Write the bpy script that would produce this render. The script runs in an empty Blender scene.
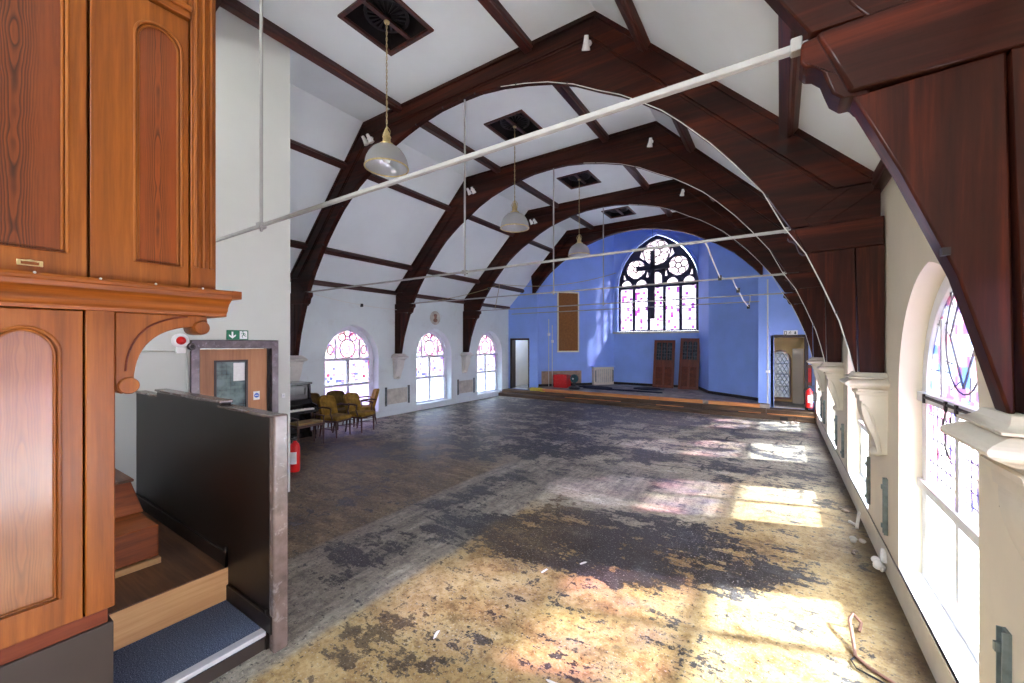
import bpy, math, random
from math import sin, cos, pi, radians, sqrt
from mathutils import Vector, Matrix
from mathutils.geometry import tessellate_polygon
random.seed(7)
SC = bpy.context.scene
COL = SC.collection

# ------------------------------------------------------------------ hall dimensions
XC = -4.465          # hall centre line
XL, XR = -9.75, 0.83 # wall faces
YE = 14.42           # end wall
YB = -3.2            # the hall goes on a little behind the viewer
ZC, ZW = 6.55, 3.69  # flat ceiling, wall head
HK, HW = 2.43, 5.28  # half widths at knee and wall
TY = [2.0, 5.16, 8.32, 11.48]   # trusses
YD = 14.52

# ------------------------------------------------------------------ materials
def sr(r, g, b):
    def f(c):
        c /= 255.
        return c / 12.92 if c <= .04045 else ((c + .055) / 1.055) ** 2.4
    return (f(r), f(g), f(b), 1.)

class NT:
    def __init__(s, name):
        s.m = bpy.data.materials.new(name); s.m.use_nodes = True
        s.t = s.m.node_tree; s.t.nodes.clear()
        s.out = s.t.nodes.new('ShaderNodeOutputMaterial')
        s._co = None
    def n(s, typ, props=None, **inp):
        o = s.t.nodes.new('ShaderNode' + typ)
        for k, v in (props or {}).items(): setattr(o, k, v)
        for k, v in inp.items():
            key = k
            if k[0] == '_' : key = int(k[1:])
            else: key = k.replace('__', ' ')
            s.set(o.inputs[key], v)
        return o
    def set(s, sock, v):
        if hasattr(v, 'is_output') or isinstance(v, bpy.types.NodeSocket): s.t.links.new(v, sock)
        else: sock.default_value = v
    def co(s):
        if not s._co: s._co = s.t.nodes.new('ShaderNodeTexCoord').outputs['Object']
        return s._co
    def map(s, scale=(1, 1, 1), rot=(0, 0, 0), loc=(0, 0, 0), v=None):
        o = s.n('Mapping'); s.set(o.inputs[0], v if v is not None else s.co())
        o.inputs['Scale'].default_value = scale; o.inputs['Rotation'].default_value = rot; o.inputs['Location'].default_value = loc
        return o.outputs[0]
    def noise(s, scale=5, detail=4, rough=.55, v=None, dist=0):
        o = s.n('TexNoise', Scale=float(scale), Detail=float(detail), Roughness=float(rough), Distortion=float(dist))
        s.set(o.inputs['Vector'], v if v is not None else s.co())
        return o.outputs['Fac']
    def ramp(s, fac, stops, interp='LINEAR'):
        o = s.n('ValToRGB'); o.color_ramp.interpolation = interp
        e = o.color_ramp.elements
        while len(e) < len(stops): e.new(.5)
        for i, (p, c) in enumerate(stops):
            e[i].position = p; e[i].color = c if hasattr(c, '__len__') else (c, c, c, 1)
        s.set(o.inputs[0], fac)
        return o.outputs[0]
    def mix(s, fac, a, b, blend='MIX'):
        o = s.n('Mix', {'data_type': 'RGBA', 'blend_type': blend})
        s.set(o.inputs[0], fac); s.set(o.inputs[6], a); s.set(o.inputs[7], b)
        return o.outputs[2]
    def math(s, op, a, b=0., c=0., clamp=False):
        o = s.n('Math', {'operation': op, 'use_clamp': clamp})
        s.set(o.inputs[0], a); s.set(o.inputs[1], b); s.set(o.inputs[2], c)
        return o.outputs[0]
    def step(s, x, lo, hi):
        o = s.n('MapRange', {'interpolation_type': 'SMOOTHSTEP', 'clamp': True})
        s.set(o.inputs[0], x); o.inputs[1].default_value = lo; o.inputs[2].default_value = hi
        return o.outputs[0]
    def bump(s, h, strength=.3, dist=.01):
        o = s.n('Bump', Strength=strength, Distance=dist); s.set(o.inputs['Height'], h)
        return o.outputs[0]
    def bsdf(s, color, rough=.6, metal=0., normal=None, spec=.5, coat=0., **kw):
        o = s.n('BsdfPrincipled')
        s.set(o.inputs['Base Color'], color); s.set(o.inputs['Roughness'], rough); s.set(o.inputs['Metallic'], metal)
        o.inputs['Specular IOR Level'].default_value = spec
        o.inputs['Coat Weight'].default_value = coat; o.inputs['Coat Roughness'].default_value = .15
        if normal is not None: s.set(o.inputs['Normal'], normal)
        for k, v in kw.items(): s.set(o.inputs[k.replace('__', ' ')], v)
        s.t.links.new(o.outputs[0], s.out.inputs[0])
        return s.m
    def end(s, shader):
        s.t.links.new(shader, s.out.inputs[0]); return s.m

def paint(name, c, rough=.6, var=.06, scale=3., bump=.08, metal=0., spec=.4, grime=None):
    t = NT(name)
    d = tuple(x * (1 - var * 2.2) for x in c[:3]) + (1,)
    l = tuple(min(1, x * (1 + var)) for x in c[:3]) + (1,)
    n = t.noise(scale, 6, .6)
    col = t.ramp(n, [(.3, d), (.65, l)])
    if grime:
        g = t.ramp(t.noise(scale * 1.7, 8, .7, dist=.6), [(.56, 0.), (.72, 1.)])
        col = t.mix(t.math('MULTIPLY', g, .5), col, grime)
    return t.bsdf(col, rough, metal, t.bump(t.noise(scale * 18, 3), bump, .004), spec)

def wood(name, dark, mid, light, axis='Z', scale=1., rough=.45, coat=0., figure=0., rot=None, spec=.5):
    t = NT(name)
    st = {'X': (.35, 7, 7), 'Y': (7, .35, 7), 'Z': (7, 7, .35)}[axis]
    v = t.map(tuple(x * scale for x in st), rot or (0, 0, 0))
    n1 = t.noise(1.2, 8, .65, v, .8)
    n2 = t.noise(9, 4, .7, v)
    f = t.math('ADD', t.math('MULTIPLY', n1, .72), t.math('MULTIPLY', n2, .28))
    col = t.ramp(f, [(.33, dark), (.5, mid), (.66, light)])
    if figure:
        w = t.n('TexWave', {'wave_type': 'BANDS', 'bands_direction': 'Y', 'wave_profile': 'SIN'}, Scale=7., Distortion=9., Detail=2.5)
        w.inputs['Detail Scale'].default_value = 1.1; w.inputs['Detail Roughness'].default_value = .55
        s2 = {'X': (.12, 1, 1), 'Y': (1, .12, 1), 'Z': (1, 1, .22)}[axis]
        t.set(w.inputs['Vector'], t.map(tuple(x * 2.2 for x in s2)))
        k = t.ramp(w.outputs['Fac'], [(.0, 1.), (.35, .15), (1., 0.)])
        col = t.mix(t.math('MULTIPLY', k, figure), col, dark)
    return t.bsdf(col, rough, 0, t.bump(n2, .12, .004), spec, coat)

M = {}
M['plaster_left'] = paint('white_wall_paint', sr(218, 228, 229), .75, .03, 1.2, grime=sr(196, 198, 194))
M['plaster_right'] = paint('cream_wall_paint', sr(220, 211, 190), .75, .03, 1.2, grime=sr(205, 196, 178))
M['plaster_vest'] = paint('pale_grey_cream_paint', sr(202, 205, 198), .7, .02, 1.)
M['ceiling'] = paint('white_ceiling_paint', sr(230, 238, 240), .85, .025, .8)
M['blue'] = paint('blue_wall_paint', sr(142, 174, 242), .65, .05, .9)
M['yellow_wall'] = paint('pale_yellow_paint', sr(222, 196, 140), .75, .04, 1.)
M['stone'] = paint('cream_painted_stone', sr(212, 205, 188), .6, .04, 4., grime=sr(196, 188, 172))
M['stone_grey'] = paint('grey_painted_stone', sr(222, 220, 212), .6, .05, 4., grime=sr(180, 172, 158))
M['truss'] = wood('dark_stained_timber', sr(20, 8, 5), sr(47, 18, 10), sr(84, 32, 16), 'X', .5, .55, .22, rot=(0, .6, 0), spec=.12)
M['truss_post'] = wood('dark_stained_post', sr(22, 8, 5), sr(50, 19, 10), sr(90, 34, 16), 'Z', .6, .55, .22, spec=.12)
M['purlin'] = wood('red_brown_purlin', sr(26, 11, 8), sr(58, 23, 15), sr(104, 42, 23), 'Y', .8, .45, .1)
M['organ'] = wood('varnished_pine', sr(96, 46, 10), sr(132, 72, 18), sr(158, 94, 30), 'Z', .8, .42, .08, spec=.35)
M['organ_h'] = wood('varnished_pine_rail', sr(96, 46, 11), sr(138, 74, 20), sr(168, 98, 34), 'Y', .8, .42, .08, spec=.35)
def figured(name, yc, dark, mid, light, wd, k, coat):
    """pine panel with cathedral figure about its own centre line (object y = yc)"""
    t = NT(name)
    q = t.n('SeparateXYZ'); t.set(q.inputs[0], t.co())
    dy = t.math('DIVIDE', t.math('SUBTRACT', q.outputs[1], yc), wd)
    g = t.math('MULTIPLY', dy, dy)
    g = t.math('DIVIDE', t.math('MULTIPLY', g, 2.4), t.math('ADD', t.math('MULTIPLY', g, .55), 1.))
    n = t.noise(1., 3, .5, t.map((1, 2.4, 1.7)))
    g = t.math('ADD', g, t.math('MULTIPLY', n, 2.6))
    ln = t.math('FRACT', t.math('MULTIPLY', g, 3.4))
    band = t.ramp(ln, [(0., 1.), (.22, .6), (.5, .1), (.85, 0.), (1., .9)])
    band = t.math('MULTIPLY', band, t.step(t.math('ABSOLUTE', dy), 1.5, .5))
    fine = t.noise(9, 4, .7, t.map((7, 7, .35)))
    col = t.ramp(t.math('ADD', t.math('MULTIPLY', fine, .6), t.math('MULTIPLY', t.noise(1.4, 5), .4)), [(.35, mid), (.62, light)])
    col = t.mix(t.math('MULTIPLY', band, k), col, dark)
    return t.bsdf(col, .32, 0, t.bump(fine, .1, .003), .5, coat)
M['organ_panel'] = figured('figured_pine_panel', .49, sr(34, 12, 5), sr(96, 44, 14), sr(122, 60, 20), .06, .85, .1)
M['organ_panel_end'] = figured('figured_pine_end_panel', 1.022, sr(48, 18, 6), sr(116, 54, 16), sr(140, 70, 24), .05, .8, .1)
M['organ_panel_low'] = figured('figured_pine_low_panel', .515, sr(70, 34, 14), sr(122, 70, 28), sr(148, 92, 44), .06, .4, .5)
M['oldwood_red'] = wood('red_varnished_plinth', sr(64, 24, 11), sr(92, 38, 17), sr(118, 54, 25), 'Y', 1., .5, spec=.3)
M['tread'] = wood('worn_brown_boards', sr(62, 38, 24), sr(96, 62, 40), sr(126, 86, 56), 'X', 1., .5)
M['riser'] = wood('light_plywood', sr(150, 106, 62), sr(188, 142, 92), sr(206, 164, 112), 'Y', .7, .6)
M['stepbox'] = wood('mahogany_steps', sr(92, 42, 14), sr(142, 70, 26), sr(170, 92, 40), 'Y', 1., .45)
M['brown_gloss'] = paint('dark_brown_gloss', sr(33, 26, 22), .38, .08, 2., .05, spec=.25)
M['brown_base'] = paint('brown_painted_base', sr(58, 50, 45), .4, .05, 2., .05)
M['post_worn'] = paint('worn_brown_post', sr(104, 90, 84), .25, .2, 6., .1, spec=.7, grime=sr(176, 170, 170))
M['door_wood'] = wood('oak_veneer', sr(138, 86, 48), sr(170, 112, 66), sr(188, 132, 84), 'Z', .6, .45)
M['redwood'] = wood('red_brown_door', sr(74, 30, 20), sr(108, 46, 28), sr(132, 62, 40), 'Z', 1., .45)
M['metal_frame'] = paint('worn_dark_frame', sr(92, 84, 86), .3, .2, 10., .1, .5, grime=sr(170, 170, 180))
M['dark_frame'] = paint('dark_brown_frame', sr(52, 38, 34), .4, .1, 6.)
M['white_metal'] = paint('white_painted_steel', sr(160, 160, 156), .45, .05, 8., .05)
M['grey_metal'] = paint('galvanised_steel', sr(126, 138, 138), .4, .15, 12., .08, .6)
M['white_frame'] = paint('white_window_frame', sr(226, 228, 230), .5, .04, 5.)
M['grey_frame'] = paint('lilac_grey_window_frame', sr(222, 222, 234), .5, .06, 5.)
M['iron'] = paint('dark_iron', sr(40, 36, 36), .5, .1, 10., .1, .3)
M['lead'] = paint('dark_lead', sr(112, 110, 120), .6, .1, 12.)
M['red_lead'] = paint('red_glass_ring', sr(128, 24, 38), .3, .15, 20.)
M['tracery'] = paint('navy_tracery', sr(38, 42, 74), .6, .1, 6.)
M['cross'] = paint('dark_navy_cross', sr(34, 36, 62), .5, .08, 6.)
M['black'] = paint('black_plastic', sr(24, 24, 26), .4, .1, 8.)
M['piano'] = paint('black_piano_lacquer', sr(22, 18, 20), .15, .1, 3., .02, spec=.7)
M['ivory'] = paint('ivory_keys', sr(226, 222, 208), .3, .03, 10.)
M['brass'] = paint('brass', sr(206, 186, 132), .3, .12, 20., .03, .7)
M['chrome'] = paint('grey_chrome', sr(206, 208, 214), .3, .05, 20., .02, .35)
M['white_plastic'] = paint('white_plastic', sr(232, 232, 230), .4, .02, 10., .02)
M['red'] = paint('red_enamel', sr(206, 26, 24), .3, .06, 8., .02)
M['label_white'] = paint('white_paper_label', sr(235, 235, 232), .6, .03, 30.)
M['velvet'] = paint('mustard_velvet', sr(144, 112, 46), .85, .25, 9., .3, spec=.2)
M['velvet_dark'] = paint('olive_brown_velvet', sr(100, 80, 38), .85, .25, 9., .3, spec=.2)
M['stool_top'] = paint('worn_tan_upholstery', sr(150, 126, 84), .85, .2, 9., .3, spec=.2)
M['chair_wood'] = wood('dark_chair_wood', sr(38, 18, 12), sr(66, 32, 22), sr(92, 50, 34), 'Z', 3., .35)
M['green'] = paint('green_sign', sr(16, 112, 78), .4, .03, 10.)
M['sign_white'] = paint('white_sign', sr(238, 240, 238), .4, .02, 10.)
M['sign_dark'] = paint('dark_green_pictogram', sr(26, 66, 50), .4, .02, 10.)
M['sticker_blue'] = paint('blue_sticker', sr(52, 92, 190), .4, .04, 10.)
M['cork'] = paint('brown_pinboard', sr(142, 94, 50), .9, .1, 14., .2)
M['cream_edge'] = paint('cream_trim', sr(226, 216, 190), .5, .03, 8.)
M['yellow'] = paint('yellow_rope', sr(214, 196, 76), .8, .1, 20.)
M['cable_white'] = paint('pale_cable', sr(214, 214, 206), .5, .03, 20.)
M['cable_dark'] = paint('dark_cable', sr(44, 42, 44), .5, .05, 20.)
M['cable_tan'] = paint('tan_twisted_flex', sr(172, 156, 116), .7, .2, 60.)
M['teal'] = paint('dark_teal_casing', sr(22, 74, 80), .4, .1, 10.)
M['white_cloth'] = paint('white_rag', sr(232, 230, 228), .9, .05, 20., .2)
M['debris'] = paint('grey_rubble', sr(150, 136, 122), .9, .3, 20., .3)
M['carpet_scrap'] = paint('dark_carpet_scrap', sr(40, 44, 58), .95, .2, 14., .4)
M['vent_dark'] = paint('dark_vent_box', sr(26, 22, 22), .8, .2, 8.)
M['bare_plaster'] = paint('bare_grey_plaster', sr(196, 192, 180), .85, .12, 6., .2, grime=sr(150, 148, 140))
M['dirty_plaster'] = paint('bare_brown_plaster', sr(168, 142, 122), .9, .15, 5., .2)
M['plaque'] = paint('terracotta_relief', sr(150, 112, 96), .8, .2, 9., .2)
M['step_timber'] = wood('old_step_boards', sr(38, 30, 26), sr(76, 58, 42), sr(138, 104, 68), 'X', 1.6, .7)
M['step_orange'] = wood('fresh_timber_edge', sr(150, 92, 48), sr(198, 130, 72), sr(226, 168, 106), 'X', .8, .65)
M['outside'] = paint('outside_paving', sr(104, 104, 102), .9, .05, 2.)

def carpet():
    t = NT('blue_speckled_carpet')
    n = t.noise(160, 2, .8)
    col = t.ramp(n, [(.36, sr(42, 52, 72)), (.52, sr(78, 92, 118)), (.66, sr(140, 154, 178))])
    return t.bsdf(col, .95, 0, t.bump(n, .5, .004), .2)
M['carpet'] = carpet()

def floor_mat():
    t = NT('scraped_hall_floor')
    co = t.co()
    wn = t.n('TexNoise', Scale=1.3, Detail=6., Roughness=.62); t.set(wn.inputs['Vector'], co)
    off = t.n('VectorMath', {'operation': 'SUBTRACT'}, _1=(.5, .5, .5)); t.set(off.inputs[0], wn.outputs['Color'])
    sc = t.n('VectorMath', {'operation': 'SCALE'}, Scale=.55); t.set(sc.inputs[0], off.outputs[0])
    ad = t.n('VectorMath', {'operation': 'ADD'}); t.set(ad.inputs[0], co); t.set(ad.inputs[1], sc.outputs[0])
    s = t.n('SeparateXYZ'); t.set(s.inputs[0], ad.outputs[0])
    x, y = s.outputs[0], s.outputs[1]
    s0 = t.n('SeparateXYZ'); t.set(s0.inputs[0], co)
    x0, y0 = s0.outputs[0], s0.outputs[1]
    mul = lambda a, b: t.math('MULTIPLY', a, b)
    add = lambda a, b: t.math('ADD', a, b)
    sub = lambda a, b: t.math('SUBTRACT', a, b)
    mx = lambda a, b: t.math('MAXIMUM', a, b)
    med = t.noise(1.7, 12, .74); fine = t.noise(11, 8, .75); spk = t.noise(55, 4, .65)
    streak = t.noise(2.2, 9, .75, t.map((3.2, .5, 1), (0, 0, .06)))
    xstreak = t.noise(2.0, 9, .75, t.map((.6, 2.6, 1), (0, 0, -.08)))
    mixn = add(mul(med, .55), mul(fine, .45))
    tan = t.ramp(mixn, [(.36, sr(88, 70, 40)), (.43, sr(138, 112, 70)), (.50, sr(180, 155, 106)), (.57, sr(202, 183, 138)), (.64, sr(220, 210, 182))])
    grey = t.ramp(add(mul(streak, .5), mul(fine, .5)), [(.34, sr(52, 52, 54)), (.44, sr(104, 100, 94)), (.53, sr(148, 142, 128)), (.63, sr(192, 186, 170))])
    dust = t.ramp(add(mul(xstreak, .5), mul(fine, .5)), [(.36, sr(74, 72, 68)), (.44, sr(138, 132, 116)), (.52, sr(182, 174, 152)), (.60, sr(214, 208, 192))])
    brown = t.ramp(add(mul(xstreak, .5), mul(fine, .5)), [(.36, sr(48, 42, 37)), (.46, sr(94, 80, 62)), (.55, sr(136, 118, 90)), (.64, sr(176, 160, 130))])
    black = t.ramp(mixn, [(.36, sr(9, 10, 14)), (.48, sr(20, 21, 28)), (.56, sr(40, 42, 51)), (.65, sr(98, 99, 104))])
    def soft(cx, cy, rx, ry, ang, w, lo=1.25, hi=.75):
        c, q = cos(ang), sin(ang)
        dx = sub(x, cx); dy = sub(y, cy)
        u = t.math('DIVIDE', add(mul(dx, c), mul(dy, q)), rx)
        v = t.math('DIVIDE', sub(mul(dy, c), mul(dx, q)), ry)
        return mul(t.step(t.math('SQRT', add(mul(u, u), mul(v, v))), lo, hi), w)
    # where the yellow boards are bare: right of the track and near, plus a strip along the right wall
    tanm = mx(mul(t.step(x, -2.95, -2.78), t.step(y, 4.9, 4.3)), mul(t.step(x, -1.1, -.3), t.step(y, 8.5, 6.)))
    trk = mul(mul(t.step(x0, -4.16, -4.04), t.step(x0, -2.78, -2.9)), t.step(y, 6.6, 5.9))
    trk2 = mul(mul(t.step(x, -3.9, -3.2), t.step(x, -.4, -1.0)), mul(t.step(y, 5.35, 5.6), t.step(y, 7.1, 6.7)))
    trk = mx(trk, trk2)
    lft = mul(t.step(x, -3.9, -4.1), t.step(y, 7.5, 5.2))
    col = t.mix(tanm, dust, tan)
    col = t.mix(lft, col, brown)
    col = t.mix(mul(trk, .92), col, grey)
    # what is left of the bitumen: coverage field broken up by noise
    cov = soft(-1.5, 4.25, 1.75, .80, .36, .98, 1.2, .8)
    for e in [(-6.6, 9.6, 3.4, 3.4, 0., .62), (-5.4, 12.2, 4.2, 1.8, 0., .85), (-4.7, 7.4, 2.0, 1.2, .3, .74), (-6.2, 6.0, 2.4, 1.0, .5, .62), (-7.6, 5.4, 1.8, 1.2, .3, .5),
              (-3.5, 3.4, .42, 1.3, .05, .52), (-3.5, 5.0, .42, .8, 0., .5), (-2.2, 8.0, 1.1, .5, .2, .72), (-1.4, 11.6, 2.4, 1.2, .1, .55), (-1.8, 9.6, 1.8, .8, 0., .5),
              (-5.2, 3.4, 1.4, 1.6, 0., .12), (-.9, 2.6, 1.6, .5, .2, .22), (-2.0, 1.9, .8, .4, .2, .34), (-.9, 7.9, 1.4, .35, .15, .5)]:
        cov = mx(cov, soft(*e))
    cov = mx(cov, mul(t.step(y, 5.5, 8.), .34))
    f = add(cov, add(mul(sub(med, .5), 5.0), add(mul(sub(fine, .5), 3.6), mul(sub(xstreak, .5), 3.4))))
    dk = t.step(f, .36, .70)
    dark_brown = t.ramp(mixn, [(.36, sr(24, 22, 22)), (.5, sr(62, 50, 38)), (.62, sr(112, 94, 66))])
    blk = t.mix(mul(t.step(x, -1.6, -2.3), mul(t.step(y, 5.6, 5.0), t.step(x, -2.95, -2.75))), black, dark_brown)
    col = t.mix(mul(dk, .94), col, blk)
    # ghost of lifted tiles at the far right, board seams
    br = t.n('TexBrick', {'offset': .5, 'squash': 1.}, Scale=1., Color1=(0, 0, 0, 1), Color2=(0, 0, 0, 1), Mortar=(1, 1, 1, 1))
    br.inputs['Mortar Size'].default_value = .02; br.inputs['Brick Width'].default_value = .92; br.inputs['Row Height'].default_value = .46
    t.set(br.inputs['Vector'], t.map((1, 1, 1), (0, 0, .04), v=ad.outputs[0]))
    jm = mul(br.outputs['Color'], t.ramp(t.noise(1.3, 5, .7), [(.46, 0.), (.54, 1.)]))
    col = t.mix(mul(mul(jm, t.step(y0, 4.8, 8.)), .9), col, sr(30, 30, 36))
    b2 = t.n('TexBrick', {'offset': .5}, Scale=1., Color1=(0, 0, 0, 1), Color2=(0, 0, 0, 1), Mortar=(1, 1, 1, 1))
    b2.inputs['Mortar Size'].default_value = .005; b2.inputs['Brick Width'].default_value = 2.44; b2.inputs['Row Height'].default_value = 1.22
    t.set(b2.inputs['Vector'], t.map((1, 1, 1), (0, 0, pi / 2), (.4, .35, 0)))
    col = t.mix(mul(mul(b2.outputs['Color'], t.step(med, .44, .56)), .45), col, sr(48, 42, 34))
    # chips and flecks
    col = t.mix(mul(t.ramp(spk, [(.60, 0.), (.65, 1.)]), .7), col, sr(196, 192, 182))
    col = t.mix(mul(t.ramp(t.noise(26, 5, .7), [(.58, 0.), (.64, 1.)]), .85), col, sr(30, 27, 26))
    col = t.mix(mul(t.ramp(t.noise(5.5, 8, .75), [(.57, 0.), (.66, 1.)]), .7), col, sr(40, 35, 32))
    col = t.mix(mul(t.step(x, .40, .82), .72), col, sr(66, 54, 42))
    rg = add(mul(dk, -.10), add(mul(fine, .5), .34))
    return t.bsdf(col, rg, 0, t.bump(add(med, mul(fine, .7)), .5, .015), .45)
M['floor'] = floor_mat()

def chancel_floor():
    t = NT('dusty_chancel_floor')
    c = t.ramp(t.noise(2.2, 8, .7), [(.3, sr(62, 62, 70)), (.5, sr(128, 120, 112)), (.68, sr(176, 166, 150))])
    return t.bsdf(c, .6, 0, t.bump(t.noise(20, 5), .2, .01))
M['chancel_floor'] = chancel_floor()

def glass(name, tint, trans=.65, cell=None, colors=None, axes=(0, 1, 1), rough=.2):
    t = NT(name)
    col = tint
    if cell:
        sn = t.n('VectorMath', {'operation': 'SNAP'}, _1=(cell, cell, cell)); t.set(sn.inputs[0], t.map((1, 1, 1), (0, 0, 0), (.013, .021, .017)))
        wn = t.n('TexWhiteNoise', {'noise_dimensions': '3D'}); t.set(wn.inputs['Vector'], sn.outputs[0])
        col = t.ramp(wn.outputs['Value'], colors, 'CONSTANT')
    tr = t.n('BsdfTransparent'); t.set(tr.inputs[0], col)
    tl = t.n('BsdfTranslucent'); t.set(tl.inputs[0], col)
    gl = t.n('BsdfGlossy'); gl.inputs['Roughness'].default_value = rough
    m1 = t.n('MixShader', _0=trans); t.set(m1.inputs[1], tl.outputs[0]); t.set(m1.inputs[2], tr.outputs[0])
    m2 = t.n('MixShader', _0=.05); t.set(m2.inputs[1], m1.outputs[0]); t.set(m2.inputs[2], gl.outputs[0])
    return t.end(m2.outputs[0])
W = (.60, .61, .64, 1)
M['clear_glass'] = glass('frosted_clear_glass', (.52, .55, .60, 1), .60)
M['lobby_glass'] = glass('dim_lobby_glass', (.15, .16, .18, 1), .5)
M['lilac_glass'] = glass('frosted_lilac_glass', (0.55, 0.47, 0.62, 1), .5)
M['stained'] = glass('leaded_pastel_glass', (0.51, 0.52, 0.54, 1), .55, .085, [(0, (0.51, 0.52, 0.54, 1)), (.40, (0.49, 0.47, 0.60, 1)), (.56, (0.57, 0.39, 0.48, 1)), (.70, (0.36, 0.29, 0.49, 1)), (.80, (0.57, 0.52, 0.47, 1)), (.88, (0.39, 0.12, 0.21, 1)), (.93, (0.20, 0.20, 0.44, 1))])
M['stained_head'] = glass('stained_head_glass', (0.45, 0.46, 0.48, 1), .55, .05, [(0, (0.45, 0.46, 0.48, 1)), (.30, (0.57, 0.42, 0.49, 1)), (.55, (0.57, 0.55, 0.47, 1)), (.70, (0.44, 0.21, 0.31, 1)), (.86, (0.33, 0.26, 0.49, 1))])
M['stained_blue'] = glass('stained_blue_glass', (0.27, 0.27, 0.29, 1), .55, .07, [(0, (0.27, 0.27, 0.29, 1)), (.3, (0.18, 0.22, 0.30, 1)), (.5, (0.29, 0.29, 0.35, 1)), (.66, (0.14, 0.10, 0.21, 1)), (.78, (0.29, 0.16, 0.21, 1)), (.9, (0.10, 0.14, 0.26, 1))])
M['chancel_glass'] = glass('white_and_mauve_glass', (0.24, 0.24, 0.25, 1), .66, .115, [(0, (0.37, 0.36, 0.39, 1)), (.78, (0.36, 0.29, 0.34, 1)), (.87, (0.21, 0.10, 0.24, 1)), (.95, (0.18, 0.07, 0.18, 1))])
M['chancel_head'] = glass('white_tracery_glass', (0.41, 0.37, 0.39, 1), .66)

def shade_glass():
    t = NT('ribbed_lamp_glass')
    a = t.n('TexWave', {'wave_type': 'RINGS', 'rings_direction': 'Z'}, Scale=40.)
    t.set(a.inputs['Vector'], t.co())
    g = t.n('BsdfGlass'); g.inputs['Roughness'].default_value = .12; g.inputs['Color'].default_value = (.95, .96, .94, 1)
    d = t.n('BsdfTranslucent'); d.inputs[0].default_value = (.93, .93, .90, 1)
    tr = t.n('BsdfTransparent'); tr.inputs[0].default_value = (.9, .91, .9, 1)
    m = t.n('MixShader', _0=.5); t.set(m.inputs[1], tr.outputs[0]); t.set(m.inputs[2], d.outputs[0])
    gl = t.n('BsdfGlossy'); gl.inputs['Roughness'].default_value = .15
    m2 = t.n('MixShader', _0=.16); t.set(m2.inputs[1], m.outputs[0]); t.set(m2.inputs[2], gl.outputs[0])
    return t.end(m2.outputs[0])
M['shade_glass'] = shade_glass()
def door_glass():
    t = NT('wired_door_glass')
    br = t.n('TexBrick', {'offset': 0.}, Scale=1., Color1=sr(70, 92, 96), Color2=sr(92, 112, 112), Mortar=sr(60, 62, 62))
    br.inputs['Mortar Size'].default_value = .004; br.inputs['Brick Width'].default_value = .05; br.inputs['Row Height'].default_value = .05
    t.set(br.inputs['Vector'], t.map((1, 1, 1), (0, pi / 2, 0)))
    c = t.mix(t.ramp(t.noise(5, 5), [(.4, 0.), (.6, 1.)]), br.outputs['Color'], sr(120, 140, 140))
    return t.bsdf(c, .12, 0, None, .6)
M['door_glass'] = door_glass()
def lead_panel_glass():
    t = NT('dark_leaded_glass')
    c = t.ramp(t.noise(14, 3), [(.35, sr(22, 28, 34)), (.6, sr(60, 76, 84))])
    return t.bsdf(c, .15, 0, None, .6)
M['dark_glass'] = lead_panel_glass()

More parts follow.
